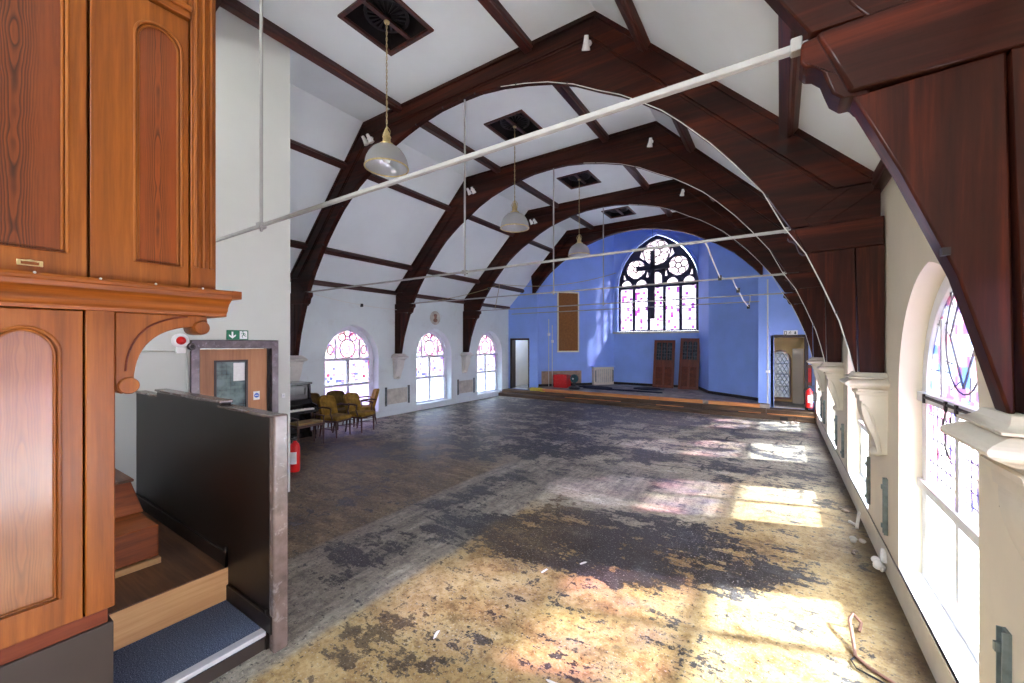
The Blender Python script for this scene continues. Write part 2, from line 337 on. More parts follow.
# ------------------------------------------------------------------ mesh building
class MB:
    def __init__(s): s.v = []; s.f = []
    def add(s, vs, fs):
        b = len(s.v); s.v += [tuple(p) for p in vs]; s.f += [tuple(i + b for i in f) for f in fs]; return s
    def box(s, x0, x1, y0, y1, z0, z1):
        return s.add([(x0, y0, z0), (x1, y0, z0), (x1, y1, z0), (x0, y1, z0), (x0, y0, z1), (x1, y0, z1), (x1, y1, z1), (x0, y1, z1)],
                     [(3, 2, 1, 0), (4, 5, 6, 7), (0, 1, 5, 4), (1, 2, 6, 5), (2, 3, 7, 6), (3, 0, 4, 7)])
    def beam(s, a, b, w, h, up=(0, 0, 1)):
        a, b = Vector(a), Vector(b); d = (b - a).normalized(); up = Vector(up)
        if abs(d.dot(up)) > .98: up = Vector((0, 1, 0))
        r = d.cross(up).normalized() * (w / 2); u = r.cross(d).normalized() * (h / 2)
        vs = [a - r - u, a + r - u, a + r + u, a - r + u, b - r - u, b + r - u, b + r + u, b - r + u]
        return s.add(vs, [(3, 2, 1, 0), (4, 5, 6, 7), (0, 1, 5, 4), (1, 2, 6, 5), (2, 3, 7, 6), (3, 0, 4, 7)])
    def tube(s, pts, r, n=8, closed=False, caps=True):
        pts = [Vector(p) for p in pts]; k = len(pts); vs = []; fs = []
        ref = None
        for i, p in enumerate(pts):
            if closed: d = pts[(i + 1) % k] - pts[i - 1]
            else: d = pts[min(i + 1, k - 1)] - pts[max(i - 1, 0)]
            d.normalize()
            if ref is None: ref = Vector((0, 0, 1)) if abs(d.z) < .9 else Vector((1, 0, 0))
            a = d.cross(ref).normalized(); b = a.cross(d).normalized(); ref = b
            rr = r[i] if hasattr(r, '__len__') else r
            for j in range(n):
                t = 2 * pi * j / n; vs.append(p + a * (cos(t) * rr) + b * (sin(t) * rr))
        for i in range(k if closed else k - 1):
            for j in range(n):
                a0 = i * n + j; a1 = i * n + (j + 1) % n; b0 = ((i + 1) % k) * n + j; b1 = ((i + 1) % k) * n + (j + 1) % n
                fs.append((a0, a1, b1, b0))
        if caps and not closed:
            fs.append(tuple(range(n - 1, -1, -1))); fs.append(tuple((k - 1) * n + j for j in range(n)))
        return s.add(vs, fs)
    def lathe(s, prof, c=(0, 0, 0), n=24, axis='Z', cap=True):
        c = Vector(c); vs = []; fs = []; k = len(prof)
        for r, h in prof:
            for j in range(n):
                t = 2 * pi * j / n
                q = Vector((cos(t) * r, sin(t) * r, h))
                if axis == 'X': q = Vector((q.z, q.x, q.y))
                elif axis == 'Y': q = Vector((q.y, q.z, q.x))
                vs.append(c + q)
        for i in range(k - 1):
            for j in range(n):
                fs.append((i * n + j, i * n + (j + 1) % n, (i + 1) * n + (j + 1) % n, (i + 1) * n + j))
        if cap:
            fs.append(tuple(range(n - 1, -1, -1))); fs.append(tuple((k - 1) * n + j for j in range(n)))
        return s.add(vs, fs)
    def prism(s, poly, plane, a, b, holes=()):
        loops = [list(poly)] + [list(h) for h in holes]
        flat = [p for l in loops for p in l]
        tri = tessellate_polygon([[Vector((p[0], p[1], 0)) for p in l] for l in loops])
        def P(p, t): return {'xz': (p[0], t, p[1]), 'yz': (t, p[0], p[1]), 'xy': (p[0], p[1], t)}[plane]
        n = len(flat)
        vs = [P(p, a) for p in flat] + [P(p, b) for p in flat]
        fs = []
        for tr in tri:
            fs.append(tuple(tr)); fs.append(tuple(i + n for i in reversed(tr)))
        o = 0
        for l in loops:
            m = len(l)
            for i in range(m):
                fs.append((o + i, o + (i + 1) % m, o + (i + 1) % m + n, o + i + n))
            o += m
        return s.add(vs, fs)
    def ball(s, c, r, n=12, sc=(1, 1, 1)):
        vs = []; fs = []; m = n // 2 + 1
        for i in range(m + 1):
            ph = pi * i / m
            for j in range(n):
                t = 2 * pi * j / n
                vs.append((c[0] + r * sc[0] * sin(ph) * cos(t), c[1] + r * sc[1] * sin(ph) * sin(t), c[2] + r * sc[2] * cos(ph)))
        for i in range(m):
            for j in range(n): fs.append((i * n + j, i * n + (j + 1) % n, (i + 1) * n + (j + 1) % n, (i + 1) * n + j))
        return s.add(vs, fs)
    def xf(s, mat):
        s.v = [tuple(mat @ Vector(p)) for p in s.v]; return s
    def build(s, name, mat, parent=None, bevel=0., origin=None, seg=2, kind=None, label=None):
        import bmesh
        o = bpy.data.objects.new(name, None) if False else None
        me = bpy.data.meshes.new(name)
        org = Vector(INV[parent.name]) if parent is not None else Vector(origin or (0, 0, 0))
        me.from_pydata([tuple(Vector(p) - org) for p in s.v], [], s.f)
        bm = bmesh.new(); bm.from_mesh(me)
        bmesh.ops.remove_doubles(bm, verts=bm.verts, dist=1e-5)
        bmesh.ops.recalc_face_normals(bm, faces=bm.faces)
        bm.to_mesh(me); bm.free()
        me.materials.append(mat)
        me.shade_smooth(); me.set_sharp_from_angle(angle=radians(32))
        o = bpy.data.objects.new(name, me); COL.objects.link(o)
        if parent is not None: o.parent = parent
        else: o.location = org
        INV[o.name] = org
        if bevel:
            b = o.modifiers.new('bevel', 'BEVEL'); b.width = bevel; b.segments = seg; b.limit_method = 'ANGLE'; b.angle_limit = radians(40)
        if kind: o['kind'] = kind
        if label: o['label'] = label
        return o
INV = {}
def box(*a): return MB().box(*a)
def thing(name, label, cat, loc=(0, 0, 0), group=None, kind=None):
    o = bpy.data.objects.new(name, None); COL.objects.link(o); o.location = loc; o.empty_display_size = .1
    INV[o.name] = Vector(loc)
    return tag(o, label, cat, group, kind)
def tag(o, label=None, cat=None, group=None, kind=None):
    if label: o['label'] = label
    if cat: o['category'] = cat
    if group: o['group'] = group
    if kind: o['kind'] = kind
    return o
def copy_tree(o, parent=None):
    c = o.copy(); COL.objects.link(c)
    INV[c.name] = INV[o.name]
    if parent is not None: c.parent = parent
    for ch in list(o.children): copy_tree(ch, c)
    return c
def circ(cx, cy, r, n=24, ry=None):
    ry = ry or r
    return [(cx + r * cos(2 * pi * i / n), cy + ry * sin(2 * pi * i / n)) for i in range(n)]
def arch(c, a, z0, zs, rise, n=14):
    """Slightly pointed arch outline: sill z0, springing zs, half width a, rise of the head; counter-clockwise."""
    k = max(0., (rise * rise - a * a) / (2 * a)); r = a + k
    pts = [(c - a, z0), (c + a, z0)]
    t1 = math.atan2(rise, k) if k > 0 else pi / 2
    ry = rise / (r * sin(t1))
    for i in range(n + 1):
        t = t1 * i / n; pts.append((c - k + r * cos(t), zs + ry * r * sin(t)))
    for i in range(n - 1, -1, -1):
        t = t1 * i / n; pts.append((c + k - r * cos(t), zs + ry * r * sin(t)))
    return pts
def offset_arch(c, a, z0, zs, rise, d): return arch(c, a + d, z0 - d, zs, rise + d)

# ------------------------------------------------------------------ setting: floor, walls, ceiling
MB().prism([(XL - .3, YB), (XR + .3, YB), (XR + .3, YE), (XL - .3, YE)], 'xy', -.15, 0).build('floor', M['floor'], kind='structure')
WY = [-1.9, 0.66, 3.8, 6.85, 9.97, 13.05]
LY = [6.83, 9.97, 13.1]
RA, RS, RR, RZ = .82, 1.78, .92, .27   # right reveal: half width, springing, rise, sill
LA, LS, LR, LZ = .83, 1.74, .93, .18
MB().prism([(YB, 0), (YE + .3, 0), (YE + .3, ZW + .1), (YB, ZW + .1)], 'yz', XR, XR + .4,
           [arch(y, RA, RZ, RS, RR) for y in WY if y < 13.5]).build('wall_right', M['plaster_right'], kind='structure')
MB().prism([(3.0, 0), (YE + .3, 0), (YE + .3, ZW + .1), (3.0, ZW + .1)], 'yz', XL - .4, XL,
           [arch(y, LA, LZ, LS, LR) for y in LY]).build('wall_left', M['plaster_left'], kind='structure')
# gallery end behind the viewer, with an opening added to bring in fill light
MB().prism([(XL, 0), (XR + .4, 0), (XR + .4, ZC + .1), (XL, ZC + .1)], 'xz', YB - .2, YB, [[(-4.6, 3.4), (-1.0, 3.4), (-1.0, 5.8), (-4.6, 5.8)]]).build('wall_back', M['plaster_right'], kind='structure')
# vestibule block on the left
VX, VY = -5.95, 3.12
DV = (1.98, 2.88, .0, 2.14)
MB().prism([(YB, 0), (VY, 0), (VY, ZC), (YB, ZC)], 'yz', VX - .2, VX, [[(DV[0], DV[2]), (DV[1], DV[2]), (DV[1], DV[3]), (DV[0], DV[3])]]).build('wall_vestibule', M['plaster_vest'], kind='structure')
box(XL, VX - .2, VY - .2, VY, 0, ZC).build('wall_vestibule_end', M['plaster_vest'], kind='structure')
# end wall either side of the chancel opening (doorways left open)
LD = (-9.6, -8.72, .25, 2.34); RD = (-.19, .63, .25, 2.37)
def slope_z(h): return ZW + (HW - h) * (ZC - ZW) / (HW - HK)
MB().prism([(XL - .3, 0), (-8.45, 0), (-8.45, slope_z(abs(-8.45 - XC)) + .1), (XL - .3, ZW + .1)], 'xz', YE, YE + .3,
           [[(LD[0], LD[2]), (LD[1], LD[2]), (LD[1], LD[3]), (LD[0], LD[3])]]).build('wall_end_left', M['blue'], kind='structure')
MB().prism([(-.42, 0), (XR + .3, 0), (XR + .3, ZW + .1), (-.42, slope_z(abs(-.42 - XC)) + .1)], 'xz', YE, YE + .3,
           [[(RD[0], RD[2]), (RD[1], RD[2]), (RD[1], RD[3]), (RD[0], RD[3])]]).build('wall_end_right', M['blue'], kind='structure')
# ceiling: flat strip with vent holes, two slopes
VENT = [(XC - .02, y) for y in (3.66, 6.86, 10.02, 13.22)]
vh = .41
MB().prism([(XC - HK, YB), (XC + HK, YB), (XC + HK, YE + .3), (XC - HK, YE + .3)], 'xy', ZC, ZC + .12,
           [[(x - vh, y - vh), (x + vh, y - vh), (x + vh, y + vh), (x - vh, y + vh)] for x, y in VENT]).build('ceiling', M['ceiling'], kind='structure')
for s, nm in ((-1, 'ceiling_left_slope'), (1, 'ceiling_right_slope')):
    a = (XC + s * HK, ZC); b = (XC + s * (HW + .4), ZW - .4 * (ZC - ZW) / (HW - HK))
    MB().prism([a, b, (b[0], b[1] + .17), (a[0], a[1] + .17)], 'xz', YB, YE + .3).build(nm, M['ceiling'], kind='structure')
# skirting boxing along both walls
box(XR - .005, XR + .16, YB, YE - .5, 0, RZ - .03).build('baseboard_right', M['stone'], kind='structure', bevel=.006)
box(XR + .0, XR + .10, YB, YE - .5, RZ - .03, RZ - .004).build('trim_1', M['iron'], kind='structure')
box(XL - .02, XL + .02, VY, YE - .55, 0, .16).build('baseboard_left', M['plaster_left'], kind='structure', bevel=.006)

# chancel
CF = .36
poly = [(-8.45, YE - .02), (-8.45, 14.75), (-7.02, 16.5), (-6.2, 17.6), (-2.72, 17.6), (-2.16, 16.15), (-.40, 14.72), (-.40, YE - .02)]
MB().prism([(-8.6, 14.12), (-8.6, 14.75), (-7.15, 16.6), (-6.3, 17.8), (-2.6, 17.8), (-2.05, 16.25), (-.25, 14.8), (-.25, 14.12)], 'xy', .0, CF).build('floor_chancel', M['chancel_floor'], kind='structure')
def wall_seg(a, b, z0, z1, th, name, mat, out=1):
    a, b = Vector(a), Vector(b); d = (b - a).normalized(); nrm = Vector((-d.y, d.x)) * th * out
    q = [a, b, b + nrm, a + nrm]
    return MB().prism([(p.x, p.y) for p in q], 'xy', z0, z1).build(name, mat, kind='structure')
ZCH = 7.4
for i, nm in ((0, 'wall_chancel_left_return'), (1, 'wall_chancel_left'), (2, 'wall_chancel_left_splay'), (4, 'wall_chancel_right_splay'), (5, 'wall_chancel_right'), (6, 'wall_chancel_right_return')):
    wall_seg(poly[i], poly[i + 1], 0, ZCH, .25, nm, M['blue'])
CWX, CWA, CWZ, CWS, CWR = -4.37, 1.60, 2.70, 4.55, 2.18
MB().prism([(-6.6, 0), (-2.4, 0), (-2.4, ZCH), (-6.6, ZCH)], 'xz', 17.6, 17.95, [arch(CWX, CWA + .06, CWZ - .03, CWS, CWR + .07, 20)]).build('wall_chancel_back', M['blue'], kind='structure')
box(-8.9, .1, YE + .3, 18., ZCH, ZCH + .1).build('ceiling_chancel', M['blue'], kind='structure')
# dark skirting in the chancel
for i in (1, 2, 3, 4, 5):
    a, b = Vector(poly[i]), Vector(poly[i + 1]); d = (b - a).normalized(); nn = Vector((d.y, -d.x)) * .02
    MB().prism([tuple(a), tuple(b), tuple(b + nn), tuple(a + nn)], 'xy', CF, CF + .1).build('baseboard_chancel', M['iron'], kind='structure')
# rooms glimpsed through the two end doorways
def room(x0, x1, y0, y1, z0, z1, mat, nm, hole=None, sky=.05):
    box(x0, x1, y0 - .02, y1, z0 - .2, z0).build('floor_' + nm, M['chancel_floor'], kind='structure')
    box(x0 - .1, x1 + .1, y0 + sky, y1 + .2, z1, z1 + .1).build('ceiling_' + nm, mat, kind='structure')  # ceiling stops short, a gap added so sky light brightens the room
    box(x0 - .1, x0, y0, y1, z0, z1).build('wall_' + nm + '_left', mat, kind='structure')
    box(x1, x1 + .1, y0, y1, z0, z1).build('wall_' + nm + '_right', mat, kind='structure')
    MB().prism([(x0 - .1, z0), (x1 + .1, z0), (x1 + .1, z1), (x0 - .1, z1)], 'xz', y1, y1 + .2, [hole] if hole else []).build('wall_' + nm + '_back', mat, kind='structure')
vest_hole = [(-10.6, 1.0), (-10.2, 1.0), (-10.2, 2.2), (-10.6, 2.2)]
room(-10.0, -8.72, YE + .3, 16.4, .25, 2.8, M['plaster_right'], 'vestry', None, .9)
lob_hole = arch(.0, .27, .36, 1.62, .30, 8)
room(-.25, 1.1, YE + .3, 16.1, .25, 2.9, M['yellow_wall'], 'lobby', lob_hole)

# ------------------------------------------------------------------ roof trusses
INNER = [(0, 6.21), (.45, 6.195), (.88, 6.13), (1.3, 6.03), (1.7, 5.91), (2.1, 5.735), (2.45, 5.53), (2.75, 5.37), (3.0, 5.2), (3.27, 5.0), (3.5, 4.78), (3.8, 4.46), (4.05, 4.15), (4.32, 3.78), (4.56, 3.36), (4.69, 3.07), (4.82, 2.76), (4.96, 2.38), (5.03, 2.1), (5.08, 1.86)]
def truss(y, label, foot=1.86):
    t = thing('roof_truss', label, 'roof truss', (XC, y, 0))
    X = lambda h, s: XC + s * h
    INN = [p for p in INNER if p[1] > foot + .03] + [(5.08 - (foot - 1.86) * .12, foot)]
    ra, w = .085, .05
    ang = math.atan2(ZC - ZW, HW - HK)
    d = .26
    # collar beam and two rafters with the bead under the ceiling
    def strip(off0, off1, th, nm, mat):
        k = math.tan(ang / 2)
        hk0, hk1 = HK - off0 * k, HK - off1 * k
        hw0, hw1 = HW - off0 / sin(ang), HW - off1 / sin(ang)
        z0, z1 = ZC - off0, ZC - off1
        zw = ZW
        MB().prism([(X(-hk0, 1), z0), (X(hk0, 1), z0), (X(hk1, 1), z1), (X(-hk1, 1), z1)], 'xz', y - th, y + th).build('collar_beam' if nm == 'rafter' else nm, mat, t, .006)
        for s in (-1, 1):
            p = [(X(hk0, s), z0), (X(hw0, s), zw), (X(hw1, s), zw), (X(hk1, s), z1)]
            MB().prism(p, 'xz', y - th, y + th).build(nm, mat, t, .006)
    strip(-.01, d, ra, 'rafter', M['truss'])
    strip(-.012, .055, ra + .03, 'ceiling_bead', M['truss'])
    strip(d, d + .03, ra - .02, 'groove_moulding', M['truss'])
    for s in (-1, 1):
        web = [(X(h, s), z) for h, z in INN if z >= 3.3]
        web += [(X(5.26, s), 3.34), (X(5.26, s), 3.62), (X(HK - .02, s), 6.42), (X(0, s), 6.42)]
        MB().prism(web, 'xz', y - w, y + w).build('arch_brace', M['truss'], t, .008)
        low = [(X(h, s), z) for h, z in INN if z <= 3.1] + [(X(5.09, s), foot), (X(5.07, s), 3.09)]
        MB().prism(low, 'xz', y - w, y + w).build('curved_infill', M['truss_post'], t, .008)
        MB().prism([(X(5.075, s), 3.09), (X(5.105, s), foot), (X(5.285, s), foot), (X(5.285, s), 3.09)], 'xz', y - w - .012, y + w + .012).build('wall_post', M['truss_post'], t, .01)
        MB().prism([(X(4.58, s), 3.34), (X(4.68, s), 3.085), (X(5.285, s), 3.085), (X(5.285, s), 3.36)], 'xz', y - w - .02, y + w + .02).build('hammer_band', M['truss'], t, .012)
        MB().beam((X(4.72, s), y, 3.36), (X(5.24, s), y, 3.72), .16, .11, (0, 1, 0)).build('diagonal_strut', M['truss'], t, .008)
        sc = [(4.62, 3.345), (4.535, 3.335), (4.53, 3.26), (4.545, 3.235), (4.575, 3.225), (4.60, 3.20), (4.615, 3.15), (4.63, 3.105), (4.66, 3.075), (4.69, 3.075), (4.705, 3.05), (4.715, 3.04), (4.74, 3.05), (4.74, 3.1), (4.66, 3.30)]
        MB().prism([(X(h, s), z) for h, z in sc], 'xz', y - w + .004, y + .085).build('scroll_bracket', M['truss'], t, .01)
    for h in (-3.9, -3.2, -1.0, -.35, .35, 1.15, 2.0, 3.05, 4.35, 4.93):
        z = [a[1] + (b[1] - a[1]) * (abs(h) - a[0]) / (b[0] - a[0]) for a, b in zip(INNER, INNER[1:]) if a[0] <= abs(h) <= b[0]][0]
        box(X(h, 1) - .009, X(h, 1) + .012, y - w - .012, y - w + .015, z - .012, z + .014).build('cable_clip', M['iron'], t)
    return t
TL = ['nearest dark timber roof truss, its right leg filling the top right corner',
      'second dark timber roof truss, standing over the piano corner on the left',
      'third dark timber roof truss, between the first and second left arched windows',
      'fourth dark timber roof truss, last one with posts, beside the farthest left window']
FOOT = [1.925, 1.875, 1.855, 1.845]
for y, l, ft in zip(TY, TL, FOOT): truss(y, l, ft)
# chancel arch: the same timber arch cut short at the jambs
t = thing('chancel_arch', 'dark timber arch closing the top of the blue chancel opening', 'timber arch', (XC, YE, 0))
HD = 4.03
for s in (-1, 1):
    p = [(XC + s * h, z) for h, z in INNER if h < 3.9] + [(XC + s * HD, 4.18), (XC + s * HD, slope_z(HD) - .02), (XC + s * (HK), 6.5), (XC, 6.5)]
    MB().prism(p, 'xz', YE - .12, YE + .06).build('arch_brace', M['truss'], t, .01)
    k = [(XC + s * (HD + .02), slope_z(HD + .02)), (XC + s * HK, ZC), (XC + s * (HK - .1), ZC - .24), (XC + s * (HD - .02), slope_z(HD) - .36)]
    MB().prism(k, 'xz', YE - .18, YE + .06).build('rafter', M['truss'], t, .01)
MB().box(XC - HK, XC + HK, YE - .18, YE + .06, ZC - .24, ZC + .02).build('collar_beam', M['truss'], t, .008)
box(-8.5, -.4, YE + .0, YE + .28, ZC - .02, ZCH).build('wall_over_arch', M['blue'], kind='structure')
for s in (-1, 1):
    MB().prism([(XC + s * HK, ZC - .1), (XC + s * 4.05, slope_z(4.05) - .1), (XC + s * 4.05, ZCH), (XC + s * HK, ZCH)], 'xz', YE + .07, YE + .28).build('wall_over_arch', M['blue'], kind='structure')

# purlins and wall plates
def purlin(h, label, flat=False, plate=False):
    s = 1 if h > 0 else -1
    a = radians(45) * s
    if plate: c = (XC + h - s * .03, ZW - .0); w, d, a = .12, .12, 0
    elif flat: c = (XC + h, ZC - .055); w, d, a = .16, .13, 0
    else:
        z = slope_z(abs(h)); c = (XC + h - s * .04, z - .04); w, d = .15, .11
    prof = [(-w / 2, d / 2), (-w / 2, -d * .15), (-w * .36, -d * .22), (-w * .36, -d / 2), (w * .36, -d / 2), (w * .36, -d * .22), (w / 2, -d * .15), (w / 2, d / 2)]
    ca, sa = cos(-a), sin(-a)
    poly = [(c[0] + p * ca - q * sa, c[1] + p * sa + q * ca) for p, q in prof]
    o = MB().prism(poly, 'xz', YB, YE - .02).build('wall_plate' if plate else 'purlin', M['purlin'], None, .005, origin=(c[0], YB, c[1]))
    tag(o, label, 'wall plate' if plate else 'purlin')
purlin(-1.40, 'red-brown purlin under the flat ceiling, just left of the square vents', True)
purlin(1.38, 'red-brown purlin under the flat ceiling, just right of the square vents', True)
purlin(-3.10, 'upper purlin on the left ceiling slope, running behind the nearest lamp')
purlin(3.10, 'upper purlin on the right ceiling slope')
purlin(-4.57, 'lower purlin on the left ceiling slope, just above the wall head')
purlin(4.57, 'lower purlin on the right ceiling slope, running above the near scroll bracket')
purlin(-HW, 'timber wall plate along the top of the left window wall', plate=True)
purlin(HW, 'timber wall plate along the top of the right cream wall', plate=True)

# corbels
def corbel(side, y, label, top=1.862):
    xw = XR if side > 0 else XL
    mat = M['stone'] if side > 0 else M['stone_grey']
    t = thing('corbel', label, 'corbel', (xw, y, 1.1))
    F = lambda p: xw - side * p
    dz = top - 1.862
    def tier(p0, w0, z0, p1, w1, z1, mb):
        a = [(F(-.02), y - w0, z0), (F(p0), y - w0, z0), (F(p0), y + w0, z0), (F(-.02), y + w0, z0)]
        b = [(F(-.02), y - w1, z1), (F(p1), y - w1, z1), (F(p1), y + w1, z1), (F(-.02), y + w1, z1)]
        mb.add(a + b, [(3, 2, 1, 0), (4, 5, 6, 7), (0, 1, 5, 4), (1, 2, 6, 5), (2, 3, 7, 6), (3, 0, 4, 7)])
    m = MB()
    prof = [(.20, .14, 1.60), (.205, .145, 1.655), (.225, .155, 1.66), (.23, .16, 1.685), (.215, .15, 1.69), (.22, .152, 1.712)]
    for a, b in zip(prof, prof[1:]): tier(*a, *b, m)
    torus = [(.235 + .082 * sin(pi * i / 10), .15 + .065 * sin(pi * i / 10), 1.712 + .10 * i / 10) for i in range(11)]
    for a, b in zip(torus, torus[1:]): tier(*a, *b, m)
    top_ = [(.275, .18, 1.812), (.28, .185, 1.822), (.262, .165, 1.828), (.245, .135, 1.842), (.235, .11, 1.864)]
    for a, b in zip(top_, top_[1:]): tier(*a, *b, m)
    m.v = [(p[0], p[1], p[2] + dz) for p in m.v]
    m.build('moulded_capital', mat, t)
    m = MB()
    n = 14
    for i in range(n):
        def pr(k):
            f = k / n; z = 1.605 + dz - .5 * f
            p = .185 - .12 * (f ** 1.4) + .012 * sin(f * pi * 2)
            return (p, .145 - .04 * f, z)
        tier(*pr(i + 1), *pr(i), m)
    m.build('console', mat, t)
    m = MB()
    for sg in (-1, 1):
        pts = []
        for i in range(15):
            f = i / 14; z = 1.58 - .44 * f
            pts.append((F(.175 - .15 * f ** .6 * (1 - .15 * f)), y + sg * (.145 - .04 * f + .004), z))
        m.tube(pts, .012, 6)
    m.build('scroll_line', mat, t)
    m = MB(); m.ball((F(.07), y, 1.12), .055, 12, (1, 1.6, .8)); m.build('drop_pendant', mat, t)
    if side < 0 or y > 3: pass
    return t
CLr = ['cream stone corbel closest to the viewer, big roll moulding beside the near window', 'cream stone corbel under the second truss on the right wall, second nearest',
       'cream stone corbel under the third truss on the right wall', 'farthest visible cream corbel on the right wall, by the wall extinguisher']
CLl = [None, 'pale stone corbel above the piano', 'pale stone corbel between the first and second left arched windows', 'pale stone corbel between the second and farthest left arched windows']
for y, l, ft in zip(TY, CLr, FOOT): corbel(1, y, l, ft)
for y, l, ft in zip(TY[1:], CLl[1:], FOOT[1:]): corbel(-1, y, l, ft)

# ------------------------------------------------------------------ windows
def side_window(n, side, y, label):
    xw = XR if side > 0 else XL
    xg = xw + side * (.17 if side > 0 else .27)
    Z0, ZS, RI, A = (RZ, RS, RR, RA) if side > 0 else (LZ, LS, LR, LA)
    t = thing('window_%d' % n, label, 'window', (xg, y, Z0), kind='structure')
    fm = M['white_frame'] if side > 0 else M['grey_frame']
    x0, x1 = xg - .03, xg + .03
    a = A - .11 if side > 0 else A - .14
    gz = [(Z0 + .06, .99), (1.05, 1.69), (1.76, None)]
    # outer frame with glazed openings cut from one board
    holes = [[(y - a, gz[0][0]), (y - .035, gz[0][0]), (y - .035, gz[0][1]), (y - a, gz[0][1])], [(y + .035, gz[0][0]), (y + a, gz[0][0]), (y + a, gz[0][1]), (y + .035, gz[0][1])],
             [(y - a, gz[1][0]), (y - .04, gz[1][0]), (y - .04, gz[1][1]), (y - a, gz[1][1])], [(y + .04, gz[1][0]), (y + a, gz[1][0]), (y + a, gz[1][1]), (y + .04, gz[1][1])],
             arch(y, a, gz[2][0], ZS, RI - (.12 if side > 0 else .15))]
    MB().prism(arch(y, A, Z0, ZS, RI), 'yz', x0, x1, holes).build('frame', fm, t, .006)
    # transom rails standing proud
    m = MB(); xa, xb = sorted((xg - side * .06, xg)); m.box(xa, xb, y - A, y + A, .985, 1.055); m.box(xa, xb, y - A, y + A, 1.69, 1.765)
    m.build('transom', fm, t, .005)
    m = MB(); m.box(x0 - .01, x1 + .01, y - .036, y + .036, Z0 + .05, 1.72); m.build('mullion', fm, t, .004)
    for i, h in enumerate(holes[:2]):
        mt = M['clear_glass'] if (side > 0 or n != 5) else M['lilac_glass']
        MB().prism([(p[0] + (.01 if p[0] > y else -.01) * 0, p[1]) for p in h], 'yz', xg - .004, xg + .004).build('lower_pane', mt, t)
    for h in holes[2:4]:
        MB().prism(h, 'yz', xg - .004, xg + .004).build('leaded_pane', M['stained'], t)
    MB().prism(holes[4], 'yz', xg - .004, xg + .004).build('head_pane', M['stained_head'] if side < 0 else M['stained_blue'], t)
    xs = xg - side * .008
    m = MB()
    for h in holes[2:4]:
        ya, yb = min(p[0] for p in h), max(p[0] for p in h); za, zb = h[0][1], h[2][1]
        for k in range(1, 7): m.tube([(xs, ya + (yb - ya) * k / 7, za), (xs, ya + (yb - ya) * k / 7, zb)], .005, 5)
        for k in range(1, 7): m.tube([(xs, ya, za + (zb - za) * k / 7), (xs, yb, za + (zb - za) * k / 7)], .005, 5)
    m.build('lead_grid', M['lead'], t)
    # head: two vertical bars and rings
    m = MB()
    if side < 0:
        m.box(xs - .012, xs + .02, y - .40, y - .35, 1.76, 2.28); m.box(xs - .012, xs + .02, y + .35, y + .40, 1.76, 2.28)
        m.build('head_bar', fm, t)
    else:
        m.box(xs - .02, xs + .012, y + .34, y + .38, 1.76, 2.33); m.box(xs - .02, xs + .012, y - .38, y - .34, 1.76, 2.33)
        m.build('head_bar', fm, t)
    def ring(cy, cz, r, rz=None, w=.017, mt='red_lead'):
        return MB().tube([(xs, cy + r * cos(2 * pi * k / 28), cz + (rz or r) * sin(2 * pi * k / 28)) for k in range(28)], w, 6, True)
    if side < 0:
        q = MB()
        for (cy, cz, r, rz) in [(0, 2.02, .235, .25), (0, 2.47, .105, .105), (-.17, 2.335, .105, .105), (.17, 2.335, .105, .105), (-.52, 1.99, .085, .12), (.52, 1.99, .085, .12)]:
            r_ = ring(y + cy, cz, r, rz); q.add(r_.v, r_.f)
        q.build('red_ring', M['red_lead'], t)
    else:
        q = MB()
        dm = [(y, 2.56), (y + .24, 2.2), (y, 1.86), (y - .24, 2.2)]
        for p, r_ in zip(dm, dm[1:] + dm[:1]): q.tube([(xs, p[0], p[1]), (xs, r_[0], r_[1])], .007, 6)
        q.tube([(xs, y + .33 * cos(2 * pi * k / 24), 2.18 + .36 * sin(2 * pi * k / 24)) for k in range(24)], .006, 6, True)
        for zz in (1.95, 2.3, 2.5): q.tube([(xs, y - .68, zz), (xs, y - .28, zz)], .005, 5); q.tube([(xs, y + .28, zz), (xs, y + .68 - (zz - 1.9) * .3, zz)], .005, 5)
        for k in range(9):
            a0 = k * .7; q.tube([(xs, y + .24 * cos(a0), 2.2 + .3 * sin(a0)), (xs, y + .5 * cos(a0 + .3), 2.2 + .42 * sin(a0 + .3))], .004, 5)
        q.build('lead_line', M['lead'], t)
        # iron opener rail with hooks
        q = MB(); q.tube([(xs - .05, y - .62, 1.735), (xs - .05, y + .62, 1.735)], .012, 8)
        for k in (-.6, -.1, .1, .6): q.box(xs - .065, xs, y + k - .015, y + k + .015, 1.69, 1.76)
        q.tube([(xs - .05, y + .12, 1.72), (xs - .07, y + .10, 1.6), (xs - .05, y + .14, 1.52), (xs - .06, y + .10, 1.45), (xs - .05, y + .05, 1.38)], .007, 6)
        q.tube([(xs - .05, y + .05, 1.66), (xs - .07, y - .05, 1.62), (xs - .06, y + .03, 1.58)], .006, 6)
        q.build('opener_rail', M['iron'], t)
    # sill board
    (MB().box(xw - .0, xg + .02, y - A, y + A, Z0 - .02, Z0 + .004) if side > 0 else MB().box(xg - .02, xw - .0, y - A, y + A, Z0 - .02, Z0 + .004)).build('sill_board', M['white_frame'], t)
    return t
for i, (y, l) in enumerate(zip(WY[2:], ['near right arched window with blue stained head and clear lower panes', 'second arched window along the right wall, half hidden by the corbel',
        'third arched window along the right wall', 'farthest arched window along the right wall'])): side_window(i + 1, 1, y, l)
side_window(8, 1, WY[1], 'arched window of the right wall beside the viewer')
side_window(11, 1, WY[0], 'unseen arched right wall window added behind the viewer for more light')  # extra window, added out of view to brighten the hall
for i, (y, l) in enumerate(zip(LY, ['arched stained window on the left wall behind the yellow chairs', 'middle arched stained window on the left wall, under the round plaque',
        'farthest arched stained window on the left wall, nearest the chancel'])): side_window(i + 5, -1, y, l)

